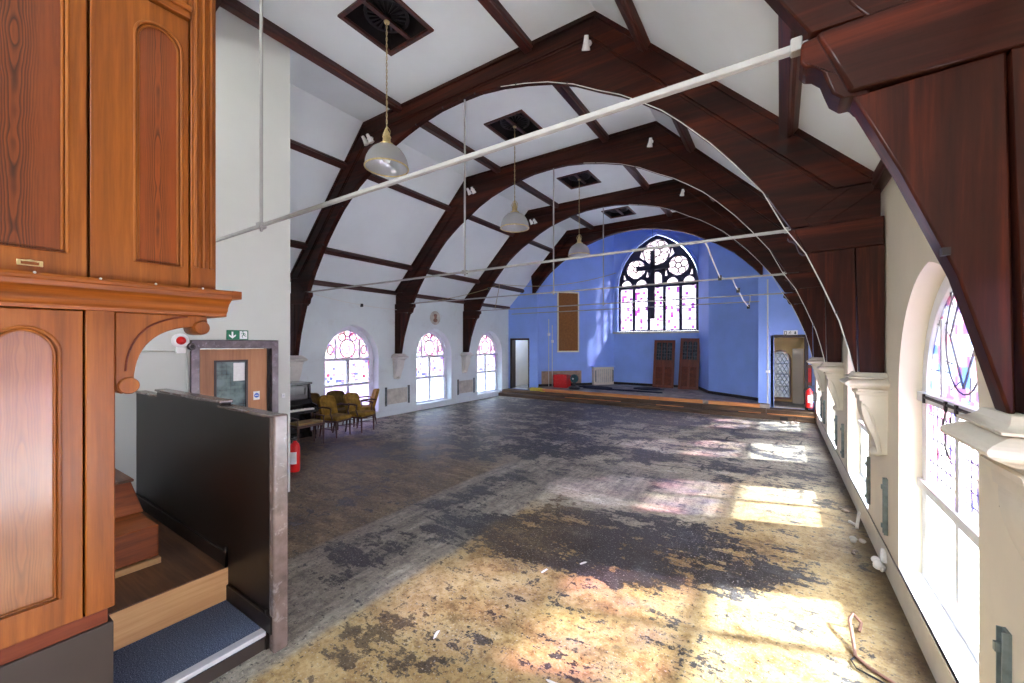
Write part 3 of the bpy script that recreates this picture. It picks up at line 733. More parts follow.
# chancel window
t = thing('window_9', 'large pointed chancel window with dark tracery and five tall lights', 'window', (CWX, 17.7, CWZ), kind='structure')
lw = 2 * CWA / 5
lights = []
for i in range(5):
    c = CWX - CWA + lw * (i + .5); zt = 4.72 + (.22 if i == 2 else 0)
    lights.append((c, lw / 2 - .055))
holes = [[(c - a, CWZ + .06), (c + a, CWZ + .06), (c + a, 4.56), (c - a, 4.56)] for c, a in lights]
heads = [arch(c, a * .82, 4.66, 4.70 if i != 2 else 4.98, .24, 8) for i, (c, a) in enumerate(lights)]
R1 = (CWX, 6.05, .54); R2 = (CWX - .87, 5.40, .40); R3 = (CWX + .87, 5.40, .40)
tris = [[(CWX - .72, 5.92), (CWX - .50, 5.84 - .1), (CWX - .62, 6.18)], [(CWX + .50, 5.84 - .1), (CWX + .72, 5.92), (CWX + .62, 6.18)],
        [(CWX - 1.43, 5.0), (CWX - 1.30, 4.98), (CWX - 1.40, 5.26)], [(CWX + 1.30, 4.98), (CWX + 1.43, 5.0), (CWX + 1.40, 5.26)],
        [(CWX - .45, 5.02), (CWX - .33, 5.02), (CWX - .38, 5.32)], [(CWX + .33, 5.02), (CWX + .45, 5.02), (CWX + .38, 5.32)]]
MB().prism(arch(CWX, CWA + .04, CWZ, CWS, CWR + .04, 20), 'xz', 17.68, 17.78, holes + heads + [circ(*R1, 32), circ(*R2, 28), circ(*R3, 28)] + tris).build('tracery', M['tracery'], t, .008)
for h in holes: MB().prism(h, 'xz', 17.726, 17.734).build('tall_light', M['chancel_glass'], t)
for h in heads: MB().prism(h, 'xz', 17.726, 17.734).build('head_light', M['chancel_head'], t)
for r in (R1, R2, R3): MB().prism(circ(*r, 32), 'xz', 17.726, 17.734).build('round_light', M['chancel_head'], t)
m = MB()
for h in tris: m.prism(h, 'xz', 17.726, 17.734)
m.build('spandrel_light', M['chancel_head'], t)
m = MB()
for (cx, cz, r), k, q in ((R1, 8, .42), (R2, 5, .45), (R3, 5, .45)):
    for i in range(k):
        a = 2 * pi * i / k + .3
        m.tube([(cx + cos(a) * r * .62 + r * q * .8 * cos(2 * pi * j / 18), 17.715, cz + sin(a) * r * .62 + r * q * .8 * sin(2 * pi * j / 18)) for j in range(18)], .02, 6, True)
    m.tube([(cx + r * .3 * cos(2 * pi * j / 18), 17.715, cz + r * .3 * sin(2 * pi * j / 18)) for j in range(18)], .022, 6, True)
m.build('petal_leading', M['chair_wood'], t)
m = MB()
for c, a in lights:
    for z in (3.15, 3.62, 4.1): m.tube([(c - a, 17.712, z), (c + a, 17.712, z)], .014, 6)
m.build('saddle_bar', M['iron'], t)
box(CWX - CWA - .25, CWX + CWA + .3, 17.5, 17.7, CWZ - .1, CWZ - .01).build('sill', M['bare_plaster'], t, .01)
hp = arch(CWX, CWA + .14, CWS, CWS, CWR + .16, 20)[2:]
MB().tube([(p[0], 17.58, p[1]) for p in hp], .05, 8).build('hood_mould', M['blue'], t)

# lobby window seen through the right doorway
t = thing('window_10', 'diamond leaded window in the yellow lobby beyond the right end door', 'window', (0, 16.15, .36), kind='structure')
MB().prism(arch(0, .27, .36, 1.62, .30, 8), 'xz', 16.14, 16.15).build('pane', M['lobby_glass'], t)
m = MB()
for k in range(-12, 13):
    for sg in (-1, 1):
        pts = []
        for j in range(41):
            z = .36 + 1.5 * j / 40; x = k * .12 + sg * (z - 1.1) * .55
            zt = 1.62 + sqrt(max(0, .29 ** 2 - x * x)) if abs(x) < .27 else 0
            if abs(x) < .265 and z < zt: pts.append((x, 16.13, z))
        if len(pts) > 1: m.tube([pts[0], pts[-1]], .008, 5)
for z in (.75, 1.15, 1.5): m.box(-.27, .27, 16.12, 16.14, z - .01, z + .01)
m.build('lead_lattice', M['lead'], t)
MB().prism(arch(0, .31, .33, 1.62, .34, 8), 'xz', 16.08, 16.12, [arch(0, .26, .38, 1.62, .29, 8)]).build('frame', M['plaque'], t)
box(.34, .62, 15.75, 16.08, .25, 2.0).build('wall_lobby_pier', M['plaster_right'], kind='structure')

# ------------------------------------------------------------------ vents and pendant lamps
vl = ['nearest square ceiling vent, with radial fan grille', 'second square ceiling vent from the viewer', 'third square ceiling vent from the viewer', 'farthest square ceiling vent, without a lamp']
for i, (x, y) in enumerate(VENT):
    t = thing('ceiling_vent', vl[i], 'vent', (x, y, ZC), 'square vents along the ceiling')
    MB().prism([(x - .45, y - .45), (x + .45, y - .45), (x + .45, y + .45), (x - .45, y + .45)], 'xy', ZC - .025, ZC + .02,
               [[(x - .395, y - .395), (x + .395, y - .395), (x + .395, y + .395), (x - .395, y + .395)]]).build('frame', M['purlin'], t, .006)
    m = MB(); m.prism([(x - .42, y - .42), (x + .42, y - .42), (x + .42, y + .42), (x - .42, y + .42)], 'xy', ZC + .02, ZC + .5, [[(x - .40, y - .40), (x + .40, y - .40), (x + .40, y + .40), (x - .40, y + .40)]])
    m.box(x - .42, x + .42, y - .42, y + .42, ZC + .5, ZC + .52); m.build('shaft', M['vent_dark'], t)
    m = MB()
    for k in range(20):
        a = 2 * pi * k / 20
        p = [(x + cos(a - .02) * .06, y + sin(a - .02) * .06), (x + cos(a - .07) * .27, y + sin(a - .07) * .27), (x + cos(a + .07) * .27, y + sin(a + .07) * .27), (x + cos(a + .02) * .06, y + sin(a + .02) * .06)]
        m.prism(p, 'xy', ZC + .08, ZC + .09)
    m.prism(circ(x, y, .30, 28), 'xy', ZC + .08, ZC + .1, [circ(x, y, .26, 28)])
    m.build('fan_grille', M['iron'], t)
    box(x - .03, x + .03, y - .40, y + .40, ZC + .02, ZC + .05).build('bar', M['chair_wood'], t)
ll = ['nearest glass bell pendant lamp, hanging before the second truss', 'middle glass bell pendant lamp on a long flex', 'farthest glass bell pendant lamp, seen against the blue chancel']
for i, (x, y) in enumerate(VENT[:3]):
    zb = [4.56, 4.50, 4.53][i]
    t = thing('pendant_lamp', ll[i], 'lamp', (x, y, zb), 'glass bell pendants down the hall')
    m = MB()
    for k in range(2):
        m.tube([(x + .008 * cos(j * .9 + k * pi), y + .008 * sin(j * .9 + k * pi), zb + .52 + (ZC + .02 - zb - .52) * j / 60) for j in range(61)], .005, 6)
    m.build('flex', M['cable_tan'], t)
    MB().lathe([(.0, 0), (.035, .0), (.04, .02), (.015, .04), (.0, .045)], (x, y, ZC - .01), 16).build('ceiling_rose', M['brass'], t)
    MB().lathe([(.09, 0), (.095, .03), (.055, .05), (.05, .12), (.06, .13), (.04, .16), (.035, .2), (.015, .23), (.01, .26)], (x, y, zb + .29), 20).build('gallery', M['brass'], t)
    m = MB()
    for k in (-1, 1): m.tube([(x + k * .055, y, zb + .42), (x + k * .075, y, zb + .48), (x + k * .03, y, zb + .54), (x, y, zb + .56)], .006, 6)
    m.build('hook', M['brass'], t)
    prof = [(.285, 0), (.282, .06), (.268, .12), (.24, .18), (.20, .235), (.15, .275), (.095, .30)]
    inner = [(r - .006, h) for r, h in reversed(prof)]
    nseg = 64
    m = MB(); vs = []; fs = []
    pr = prof + inner
    for r, h in pr:
        for j in range(nseg):
            a = 2 * pi * j / nseg; rr = r * (1 + (.008 if j % 2 else -.004)); vs.append((x + rr * cos(a), y + rr * sin(a), zb + h))
    for q in range(len(pr)):
        q2 = (q + 1) % len(pr)
        for j in range(nseg): fs.append((q * nseg + j, q * nseg + (j + 1) % nseg, q2 * nseg + (j + 1) % nseg, q2 * nseg + j))
    m.add(vs, fs); m.build('shade', M['shade_glass'], t)
    MB().tube([(x + .287 * cos(2 * pi * j / 40), y + .287 * sin(2 * pi * j / 40), zb) for j in range(40)], .011, 8, True).build('rim', M['brass'], t)
    MB().lathe([(.02, .29), (.03, .22), (.05, .16), (.055, .12), (.04, .08), (.0, .065)], (x, y, zb), 16, cap=False).build('bulb', M['white_plastic'], t)

# small white spotlights on the trusses
sl = [(0, 1, 'white spotlight on the second truss, right of the ridge'), (0, -1, 'white twin spotlight on the second truss, beside the nearest lamp'),
      (1, 1, 'white spotlight on the third truss, right of the ridge'), (1, -1, 'white spotlight on the third truss, at the left knee'),
      (2, 1, 'white spotlight on the fourth truss, right of the ridge'), (2, -1, 'white spotlight on the fourth truss, at the left knee')]
for i, s, l in sl:
    x, y, z = XC + s * 2.28 + .05, TY[i + 1] - .09, 6.13
    t = thing('spotlight', l, 'spotlight', (x, y, z), 'white spotlights on the trusses')
    MB().lathe([(.035, 0), (.035, .03)], (x, y + .01, z + .06), 14, 'Y').build('base', M['white_plastic'], t)
    MB().tube([(x, y + .01, z + .06), (x, y - .06, z + .05), (x, y - .07, z)], .014, 8).build('bracket', M['white_plastic'], t)
    for k in ((0,) if s > 0 else (-.06, .08)):
        mm = MB().lathe([(.028, .09), (.032, .05), (.04, 0), (.055, -.06), (.055, -.075), (.0, -.06)], (0, 0, 0), 16, cap=False)
        mm.xf(Matrix.Translation((x + k, y - .08, z - .01)) @ Matrix.Rotation(radians(28), 4, 'X') @ Matrix.Rotation(radians(14 * s), 4, 'Y'))
        mm.build('head', M['white_plastic'], t)

# ------------------------------------------------------------------ tie rods with hangers
rl = ['nearest white tie rod, crossing the whole picture from the near scroll bracket', 'white tie rod of the second truss', 'white tie rod of the third truss', 'white tie rod of the fourth truss']
for i, y in enumerate(TY):
    z = 3.345
    t = thing('tie_rod', rl[i], 'tie rod', (XC, y, z), 'white steel tie rods')
    hx0 = XC - 4.55 if i else VX - .02
    b = 2
    MB().beam((hx0, y, z), (XC + 4.56, y, z), .036, .030).build('rod', M['white_metal'], t, .006)
    MB().tube([(XC + .1, y, z + .01), (XC + .1, y, 6.24)], .016, 10).build('hanger', M['white_metal'], t)
    m = MB(); m.box(XC + .06, XC + .14, y - .035, y + .035, z - .03, z + .03); m.tube([(XC + .1, y, z - .06), (XC + .1, y, z)], .015, 8); m.build('hanger_clamp', M['white_metal'], t, .006)
    m = MB(); m.box(XC + 4.50, XC + 4.54, y - .026, y + .026, z - .02, z + .035); m.build('end_plate', M['white_metal'], t, .006)
# fifth thin rod at the chancel arch
o = MB().tube([(XC - 4.9, 14.1, 3.40), (XC + 3.95, 14.1, 3.42)], .016, 8).build('tie_rod', M['white_metal'], origin=(XC, 14.1, 3.4))
tag(o, 'thin white rod, farthest and lowest, across the front of the chancel', 'tie rod', 'white steel tie rods')
# cables along the arches
cl = ['pale cable clipped along the right curve of the second truss', 'pale cable clipped along the right curve of the third truss', 'pale cable clipped along the right curve of the fourth truss']
for i, y in enumerate(TY[1:]):
    pts = [(XC + h - .008, y - .055, z - .004) for h, z in INNER if .8 < h]
    pts = [(p[0] + (.05 if 3.1 < p[2] < 3.36 else 0) * -1, p[1] - (.05 if 2.9 < p[2] < 3.4 else 0), p[2]) for p in pts]
    o = MB().tube(pts, .0055, 6).build('cable', M['cable_white'], origin=pts[0]); tag(o, cl[i], 'cable')
def sag(a, b, drop, n=16):
    a, b = Vector(a), Vector(b)
    return [tuple(a.lerp(b, k / n) - Vector((0, 0, drop * 4 * (k / n) * (1 - k / n)))) for k in range(n + 1)]
def wire(pts, mat, label, r=.009, knots=()):
    t = thing('hanging_cable', label, 'cable', pts[0])
    MB().tube(pts, r, 6).build('cable', M[mat], t)
    for k in knots:
        p = pts[k]; MB().box(p[0] - .03, p[0] + .03, p[1] - .03, p[1] + .03, p[2] - .05, p[2] + .04).build('junction_box', M['black'], t, .008)
    return t
wire(sag((-9.7, 5.5, 3.42), (-9.6, 8.2, 3.18), .06) , 'cable_white', 'pale cable drooping across the left wall head between the first two left windows', .008, (9,))
wire([(-8.2, 11.3, 3.36)] + sag((-8.0, 11.3, 4.2), (-4.6, 13.3, 4.55), .22), 'cable_tan', 'yellowish cable sagging in front of the chancel, behind the farthest lamp', .010)
wire(sag((-9.4, 8.3, 3.36), (-8.1, 11.4, 4.2), .12), 'cable_tan', 'tan cable rising from the third truss foot to the fourth truss', .008, (14,))
wire([(-.73, 5.16, 3.34), (-.75, 5.5, 3.36), (-.82, 6.6, 3.36), (-.92, 8.30, 3.37), (-.72, 8.36, 3.33), (-.70, 8.7, 3.24), (-.68, 9., 3.20), (-.65, 9.9, 3.08), (-.62, 11., 3.03), (-.61, 11.44, 3.2), (-.61, 11.44, 3.34)], 'cable_white', 'knotted pale cable looped between the tie rods on the right, before the blue wall', .010, (3, 6, 8))
# vertical conduit on the near hanger

# ------------------------------------------------------------------ organ case
OX = -3.0
t = thing('organ_case', 'tall varnished pine organ case with arched panels and scrolled bracket at left edge', 'organ case', (OX - .5, -.2, 0))
YA = -1.6   # runs on to the left out of the frame
box(OX - .9, OX, YA, .63, 0, .655).build('painted_base', M['brown_base'], t, .006)
box(OX - .9, OX - .012, YA, .61, .655, .735).build('plinth_rail', M['oldwood_red'], t, .004)
def panel_face(y0, y1, z0, z1, py0, py1, pz0, pz1, arched, mat_f, mat_p, nm, x=OX, rise=.1):
    """framed panel in the plane x: frame with opening, moulding, sunk panel"""
    c, a = (py0 + py1) / 2, (py1 - py0) / 2
    hole = arch(c, a, pz0, pz1 - rise, rise, 12) if arched else [(py0, pz0), (py1, pz0), (py1, pz1), (py0, pz1)]
    f = MB().prism([(y0, z0), (y1, z0), (y1, z1), (y0, z1)], 'yz', x - .04, x, [hole]).build(nm, mat_f, t, .004)
    MB().prism(hole, 'yz', x - .05, x - .022).build('sunk_panel', mat_p, f)
    hp = [(x - .004, p[0], p[1]) for p in hole]
    hi = [(x - .014, c + (p[0] - c) * (a - .016) / a, p[1] + (.014 if p[1] < pz0 + .01 else -.014 * max(0, (p[1] - pz0) / (pz1 - pz0)))) for p in hole]
    m = MB(); m.tube(hp, .009, 8, True); m.tube(hi, .007, 8, True)
    m.build('panel_moulding', mat_f, f)
    return f
# lower doors
panel_face(-.12, .514, .735, 2.32, .195, .435, .875, 2.235, True, M['organ'], M['organ_panel_low'], 'lower_door', rise=.13)
panel_face(-.78, -.13, .735, 2.32, -.6, -.3, .875, 2.235, True, M['organ'], M['organ_panel_low'], 'lower_door', rise=.13)
box(OX - .9, OX - .06, YA, .515, .735, 2.32).build('carcass', M['organ'], t)
box(OX - .3, OX + .004, .522, .635, .735, 2.33).build('corner_post', M['organ'], t, .006)
# upper case
YU = 1.10
panel_face(-.16, .528, 2.49, 4.30, .12, .46, 2.61, 4.2, False, M['organ'], M['organ_panel'], 'upper_door')
panel_face(-.9, -.17, 2.49, 4.30, -.7, -.4, 2.61, 4.2, False, M['organ'], M['organ_panel'], 'upper_door')
panel_face(.54, .962, 2.49, 4.11, .716, .929, 2.615, 4.0, True, M['organ'], M['organ_panel_end'], 'end_panel', rise=.1)
box(OX - .9, OX - .06, YA, YU - .01, 2.49, 4.9).build('upper_carcass', M['organ'], t)
p = MB(); p.box(OX - .3, OX + .012, .97, YU, 2.49, 4.9); pil = p.build('fluted_pilaster', M['organ'], t, .004)
m = MB()
for yy in (.995, 1.035, 1.075):
    m.tube([(OX + .013, yy, 2.62), (OX + .013, yy, 4.85)], .013, 8)
m.build('flute_bead', M['organ'], pil)
m = MB(); m.box(OX - .3, OX + .02, .54, .966, 4.12, 4.16); m.box(OX - .3, OX + .035, .54, .966, 4.16, 4.19); m.box(OX - .2, OX - .03, .54, .966, 4.19, 4.9)
m.build('frieze', M['organ_h'], t, .004)
# cornice shelf between lower and upper case
prof = [(-.9, 2.325), (.012, 2.325), (.014, 2.345), (.03, 2.36), (.034, 2.375), (.05, 2.40), (.085, 2.425), (.095, 2.43), (.098, 2.455), (.105, 2.46), (.105, 2.475), (.09, 2.487), (-.9, 2.49)]
cor = MB().prism([(OX + a, b) for a, b in prof], 'xz', YA, YU + .06)
cor.build('cornice', M['organ_h'], t, .003)
m = MB()
for a, b, yy in [(.105, 2.467, YU + .11), (.06, 2.44, YU + .06)]:
    m.box(OX - .7, OX + a, YU + .055, yy, b - .03, b + .02)
m.build('cornice_return', M['organ_h'], t, .006)
m = MB()
for k in range(6): m.ball((OX + .1, -.1 + .22 * k, 2.485), .006, 8)
m.build('nail_head', M['chrome'], t)
# scroll bracket under the overhang
def bez(p0, p1, p2, n=14): return [((1 - q) ** 2 * p0[0] + 2 * q * (1 - q) * p1[0] + q * q * p2[0], (1 - q) ** 2 * p0[1] + 2 * q * (1 - q) * p1[1] + q * q * p2[1]) for q in [k / n for k in range(n + 1)]]
br = [(.637, 1.90), (.66, 1.875), (.69, 1.885)] + bez((.715, 1.945), (.72, 2.23), (.98, 2.255))[0:] + [(1.0, 2.22), (1.03, 2.205), (1.06, 2.225), (1.066, 2.262), (1.06, 2.325), (.637, 2.325)]
b_ = MB().prism(br, 'yz', OX - .14, OX - .01).build('scroll_bracket', M['organ'], t, .006)
m = MB().lathe([(.0, -.01), (.042, -.01), (.046, .0), (.046, .17), (.042, .18), (0, .18)], (OX - .165, .69, 1.92), 20, 'X'); m.build('volute', M['organ'], b_)
m = MB().lathe([(.0, -.01), (.038, -.01), (.042, .0), (.042, .17), (.038, .18), (0, .18)], (OX - .165, 1.028, 2.25), 20, 'X')
m.build('volute', M['organ'], b_)
m = MB(); m.tube([(OX - .006, p[0] - .012, p[1] + .03) for p in bez((.69, 1.97), (.70, 2.26), (.97, 2.285))], .005, 6); m.build('incised_line', M['oldwood_red'], b_)
# brass label holder
m = MB(); m.prism([(.295, 2.525), (.378, 2.525), (.378, 2.552), (.295, 2.552)], 'yz', OX + .0, OX + .006, [[(.308, 2.531), (.365, 2.531), (.365, 2.546), (.308, 2.546)]])
m.tube([(OX + .01, .31, 2.545), (OX + .02, .336, 2.55), (OX + .01, .362, 2.545)], .004, 6)
m.build('brass_catch', M['brass'], t, .002)
box(OX - .04, OX + .03, .632, .66, .22, .26).build('wood_block', M['riser'], t, .004)

# ------------------------------------------------------------------ stairs and partition
t = thing('staircase', 'two entrance steps, blue carpet below bare boards, beside the organ case', 'stairs', (-3.5, 1.0, 0))
SX = -3.02; PY = 1.43
box(SX - .66, SX, .635, PY, 0, .085).build('lower_riser', M['brown_base'], t)
box(SX - .66, SX - .004, .635, PY, .085, .125).build('carpet_tread', M['carpet'], t, .004)
box(SX - .055, SX + .012, .635, PY - .005, .10, .131).build('nosing', M['chrome'], t, .004)
box(-3.69, -3.655, .635, PY, .12, .375).build('plywood_riser', M['riser'], t, .003)
MB().prism([(VX, .3), (-3.92, .3), (-3.92, .635), (-3.66, .635), (-3.66, PY), (VX, PY)], 'xy', .345, .383).build('landing_boards', M['tread'], t, .003)
MB().prism([(VX, .3), (-3.92, .3), (-3.92, .635), (-3.7, .635), (-3.7, PY), (VX, PY)], 'xy', 0, .345).build('landing_base', M['brown_base'], t)
t = thing('wooden_step', 'lower reddish wooden step block on the landing behind the organ case', 'step', (-4.5, .7, .383))
box(-5.0, -4.19, .30, 1.145, .44, .69).build('step_body', M['stepbox'], t, .008)
box(-5.0, -4.17, .30, 1.155, .383, .43).build('pale_base_strip', M['riser'], t, .004)
t = thing('wooden_step', 'upper wooden step block with sloping side, behind the organ case', 'step', (-5.0, .7, .69))
m = MB(); m.add([(-5.6, .30, .69), (-4.62, .30, .69), (-4.62, 1.16, .69), (-5.6, 1.16, .69), (-5.6, .30, .95), (-4.72, .30, .95), (-4.72, 1.10, .95), (-5.6, 1.10, .95)],
                [(3, 2, 1, 0), (4, 5, 6, 7), (0, 1, 5, 4), (1, 2, 6, 5), (2, 3, 7, 6), (3, 0, 4, 7)])
m.build('step_body', M['stepbox'], t, .008)
box(-5.62, -4.70, .30, 1.115, .95, .972).build('step_tread', M['tread'], t, .004)

t = thing('stair_partition', 'dark brown gloss panelled screen beside the entrance steps', 'partition', (-4.3, PY + .04, 0))
z0 = 1.63
MB().prism([(VX, 0), (-2.93, 0), (-2.93, z0), (-3.79, z0), (-3.79, z0 + .045), (-5.3, z0 + .03), (-5.3, z0 - .01), (VX, z0 - .02)], 'xz', PY, PY + .075).build('panel', M['brown_gloss'], t, .004)
box(-2.985, -2.915, PY - .012, PY + .088, 0, 1.655).build('end_post', M['post_worn'], t, .012)
m = MB(); m.box(-3.84, -2.93, PY - .012, PY + .088, z0, z0 + .02); m.box(-5.32, -3.79, PY - .012, PY + .088, z0 + .035, z0 + .058); m.box(VX, -5.3, PY - .01, PY + .085, z0 - .02, z0 + .0)
m.build('capping', M['post_worn'], t, .005)
m = MB(); m.box(-3.02 - .62, -2.94, PY - .022, PY, .13, .25); m.box(VX, -3.66, PY - .022, PY, .383, .50); m.box(-3.685, -3.66, PY - .022, PY, .25, .54); m.box(-3.03, -3.005, PY - .022, PY, .0, .28)
m.build('skirting', M['brown_gloss'], t, .004)

# vestibule door
t = thing('door_1', 'oak veneered vestibule door with glazed panel, behind the brown screen', 'door', (VX, 2.43, .3), kind='structure')
y0, y1, za, zb = DV
f = MB().prism([(y0 - .06, za), (y0 + .03, za), (y0 + .03, zb - .05), (y1 - .03, zb - .05), (y1 - .03, za), (y1 + .06, za), (y1 + .06, zb + .06), (y0 - .06, zb + .06)], 'yz', VX - .14, VX + .035).build('frame', M['metal_frame'], t, .006)
lf = MB().prism([(y0 + .03, za + .01), (y1 - .06, za + .01), (y1 - .06, zb - .055), (y0 + .03, zb - .055)], 'yz', VX - .09, VX - .045,
                [[(2.20, 1.0), (2.56, 1.0), (2.56, 1.925), (2.20, 1.925)]]).build('leaf', M['door_wood'], t, .003)
MB().box(VX - .075, VX - .065, 2.20, 2.56, 1.0, 1.925).build('glass_panel', M['door_glass'], lf)
m = MB().prism([(2.185, .985), (2.575, .985), (2.575, 1.94), (2.185, 1.94)], 'yz', VX - .05, VX - .035, [[(2.21, 1.01), (2.55, 1.01), (2.55, 1.915), (2.21, 1.915)]])
m.build('glazing_bead', M['dark_frame'], lf)
box(VX - .064, VX - .060, 2.41, 2.545, 1.66, 1.90).build('paper_notice', M['label_white'], lf)
st = box(VX - .046, VX - .041, 2.645, 2.725, 1.385, 1.50).build('sticker', M['label_white'], lf)
MB().prism(circ(2.685, 1.445, .032, 20), 'yz', VX - .0405, VX - .039, [[(2.662, 1.44), (2.708, 1.44), (2.708, 1.45), (2.662, 1.45)]]).build('blue_disc', M['sticker_blue'], st)
box(VX - .14, VX - .03, y1 - .058, y1 - .03, za, zb - .05).build('dark_gap', M['iron'], t)

def running_man(m, cx, cz, k, plane_x=None, plane_y=None, fl=1):
    """running figure pictogram made of flat limbs"""
    parts = [((0, .16), (-.02, .02), .07), ((-.02, .02), (.1, -.05), .045), ((.1, -.05), (.06, -.17), .04), ((-.02, .02), (-.1, -.08), .045), ((-.1, -.08), (-.19, -.08), .035),
             ((.0, .14), (.11, .08), .03), ((.11, .08), (.16, .14), .028), ((0, .14), (-.11, .1), .03), ((-.11, .1), (-.13, .0), .028)]
    for a, b, w in parts:
        P = lambda q: (plane_x, cx + fl * q[0] * k, cz + q[1] * k) if plane_x is not None else (cx + fl * q[0] * k, plane_y, cz + q[1] * k)
        m.beam(P(a), P(b), .003 if plane_x is not None else w * k, w * k if plane_x is not None else .003, (1, 0, 0) if plane_x is None else (0, 0, 1)) if False else m.tube([P(a), P(b)], w * k * .5, 6)
    c = (plane_x, cx + fl * .04 * k, cz + .23 * k) if plane_x is not None else (cx + fl * .04 * k, plane_y, cz + .23 * k)
    m.ball(c, .045 * k, 8, (.15, 1, 1) if plane_x is not None else (1, .15, 1))
# exit sign over vestibule door
t = thing('exit_sign', 'green exit sign with white arrow above the oak vestibule door', 'sign', (VX, 2.43, 2.2))
box(VX + .0, VX + .012, 2.305, 2.56, 2.205, 2.332).build('plate', M['green'], t, .003)
m = MB(); xx = VX + .0135
m.prism([(2.36, 2.31), (2.38, 2.31), (2.38, 2.255), (2.41, 2.275), (2.41, 2.255), (2.37, 2.22), (2.33, 2.255), (2.33, 2.275), (2.36, 2.255)], 'yz', VX + .012, xx)
m.prism([(2.455, 2.217), (2.545, 2.217), (2.545, 2.32), (2.455, 2.32)], 'yz', VX + .012, xx)
m.build('white_symbols', M['sign_white'], t)
m = MB(); running_man(m, 2.5, 2.268, .19, plane_x=VX + .0135, fl=-1); m.build('running_figure', M['green'], t)
# fire beacon and neighbours
t = thing('alarm_beacon', 'red fire alarm beacon on white round base, left of the oak door', 'alarm', (VX, 1.82, 2.19))
MB().lathe([(.0, 0), (.085, 0), (.088, .02), (.07, .04), (.0, .045)], (VX, 1.82, 2.19), 24, 'X').build('base', M['white_plastic'], t)
MB().lathe([(.048, .03), (.048, .05), (.04, .07), (.02, .082), (.0, .084)], (VX, 1.82, 2.19), 20, 'X').build('red_dome', M['red'], t)
box(VX, VX + .03, 1.78, 1.87, 2.04, 2.11).build('back_box', M['white_plastic'], t, .004)
t = thing('door_sounder', 'small dark round sounder between red beacon and oak door', 'sounder', (VX, 1.94, 2.12))
MB().lathe([(.0, 0), (.045, 0), (.048, .03), (.035, .05), (.0, .04)], (VX, 1.93, 2.12), 20, 'X').build('body', M['metal_frame'], t)
MB().lathe([(.0, .04), (.028, .045), (.0, .052)], (VX, 1.93, 2.12), 16, 'X').build('centre_cap', M['iron'], t)
t = thing('conduit', 'thin surface conduit running down the wall left of the oak door', 'conduit', (VX, 1.88, 1.6))
m = MB(); m.tube([(VX + .01, 1.885, 1.4), (VX + .01, 1.885, 2.05), (VX + .01, 1.92, 2.08)], .009, 8); m.build('vertical_run', M['plaster_vest'], t)
m = MB(); m.tube([(VX + .008, .4, 2.07), (VX + .008, 1.80, 2.07)], .008, 8); m.build('horizontal_run', M['plaster_vest'], t)
t = thing('light_switch', 'small white pull switch on the wall right of the oak door', 'switch', (VX, 3.02, 1.4))
box(VX, VX + .02, 2.99, 3.04, 1.38, 1.44).build('plate', M['white_plastic'], t, .004)
MB().lathe([(.0, 0), (.01, 0), (.01, .012), (.0, .014)], (VX + .02, 3.015, 1.41), 10, 'X').build('button', M['chrome'], t)

# ------------------------------------------------------------------ fire extinguishers
def extinguisher(x, y, z, label):
    t = thing('fire_extinguisher', label, 'fire extinguisher', (x, y, z))
    MB().lathe([(.0, 0), (.07, 0), (.078, .015), (.08, .04), (.08, .40), (.07, .45), (.045, .485), (.03, .495), (.03, .52), (0, .52)], (x, y, z), 24).build('cylinder', M['red'], t)
    m = MB(); m.box(x - .03, x + .03, y - .02, y + .02, z + .52, z + .56); m.beam((x - .02, y, z + .57), (x + .13, y - .02, z + .60), .025, .012); m.beam((x - .02, y, z + .55), (x + .12, y - .02, z + .54), .022, .01)
    m.build('valve_handle', M['black'], t, .003)
    m = MB(); m.tube([(x - .03, y, z + .545), (x - .09, y, z + .54), (x - .11, y, z + .46), (x - .1, y, z + .2), (x - .095, y, z + .12)], .011, 8); m.tube([(x - .095, y, z + .2), (x - .095, y, z + .08)], .016, 8)
    m.build('hose', M['black'], t)
    m = MB(); vs = []; fs = []
    for k in range(9):
        a = -pi / 2 - .9 + 1.8 * k / 8
        for h in (.14, .34): vs.append((x + .0812 * cos(a + .5), y + .0812 * sin(a + .5), z + h))
    for k in range(8): fs.append((2 * k, 2 * k + 2, 2 * k + 3, 2 * k + 1))
    m.add(vs, fs); m.build('label_band', M['label_white'], t)
    return t
extinguisher(-6.83, 3.66, 0., 'red fire extinguisher on the floor behind the brown screen post')
t = extinguisher(.66, 13.62, .42, 'red fire extinguisher hung on the right wall beside the lobby doorway')
box(.74, XR, 13.60, 13.64, .60, .85).build('wall_bracket', M['iron'], t)
t = thing('fire_point_sign', 'narrow dark red sign beside the lobby doorway', 'sign', (.70, 14.4, 1.0))
box(.655, .765, YE - .02, YE, .95, 1.55).build('board', M['redwood'], t, .004)
box(.675, .745, YE - .024, YE - .02, 1.05, 1.45).build('red_face', M['red'], t)

# ------------------------------------------------------------------ piano, stool and chairs
PX, PYY = -9.72, 4.52
t = thing('upright_piano', 'black upright piano with open keyboard against the left wall', 'piano', (-9.4, PYY, 0))
a0, a1 = PYY - .74, PYY + .74
m = MB(); m.box(PX, -9.16, a0 + .04, a1 - .04, .12, 1.20); m.box(PX, -9.1, a0, a1, .0, .12); m.build('case', M['piano'], t, .008)
box(PX - .0, -9.08, a0 - .015, a1 + .015, 1.22, 1.265).build('top_lid', M['piano'], t, .01)
for s in (a0 + .02, a1 - .02):
    MB().prism([(PX, .0), (-9.06, .0), (-9.06, .10), (-9.12, .14), (-9.12, .58), (-8.80, .60), (-8.78, .66), (-8.82, .76), (-9.05, .80), (-9.12, .92), (-9.12, 1.22), (PX, 1.22)], 'xz', s - .02, s + .02).build('side', M['piano'], t, .006)
box(-9.14, -8.80, a0, a1, .60, .665).build('key_bed', M['piano'], t, .006)
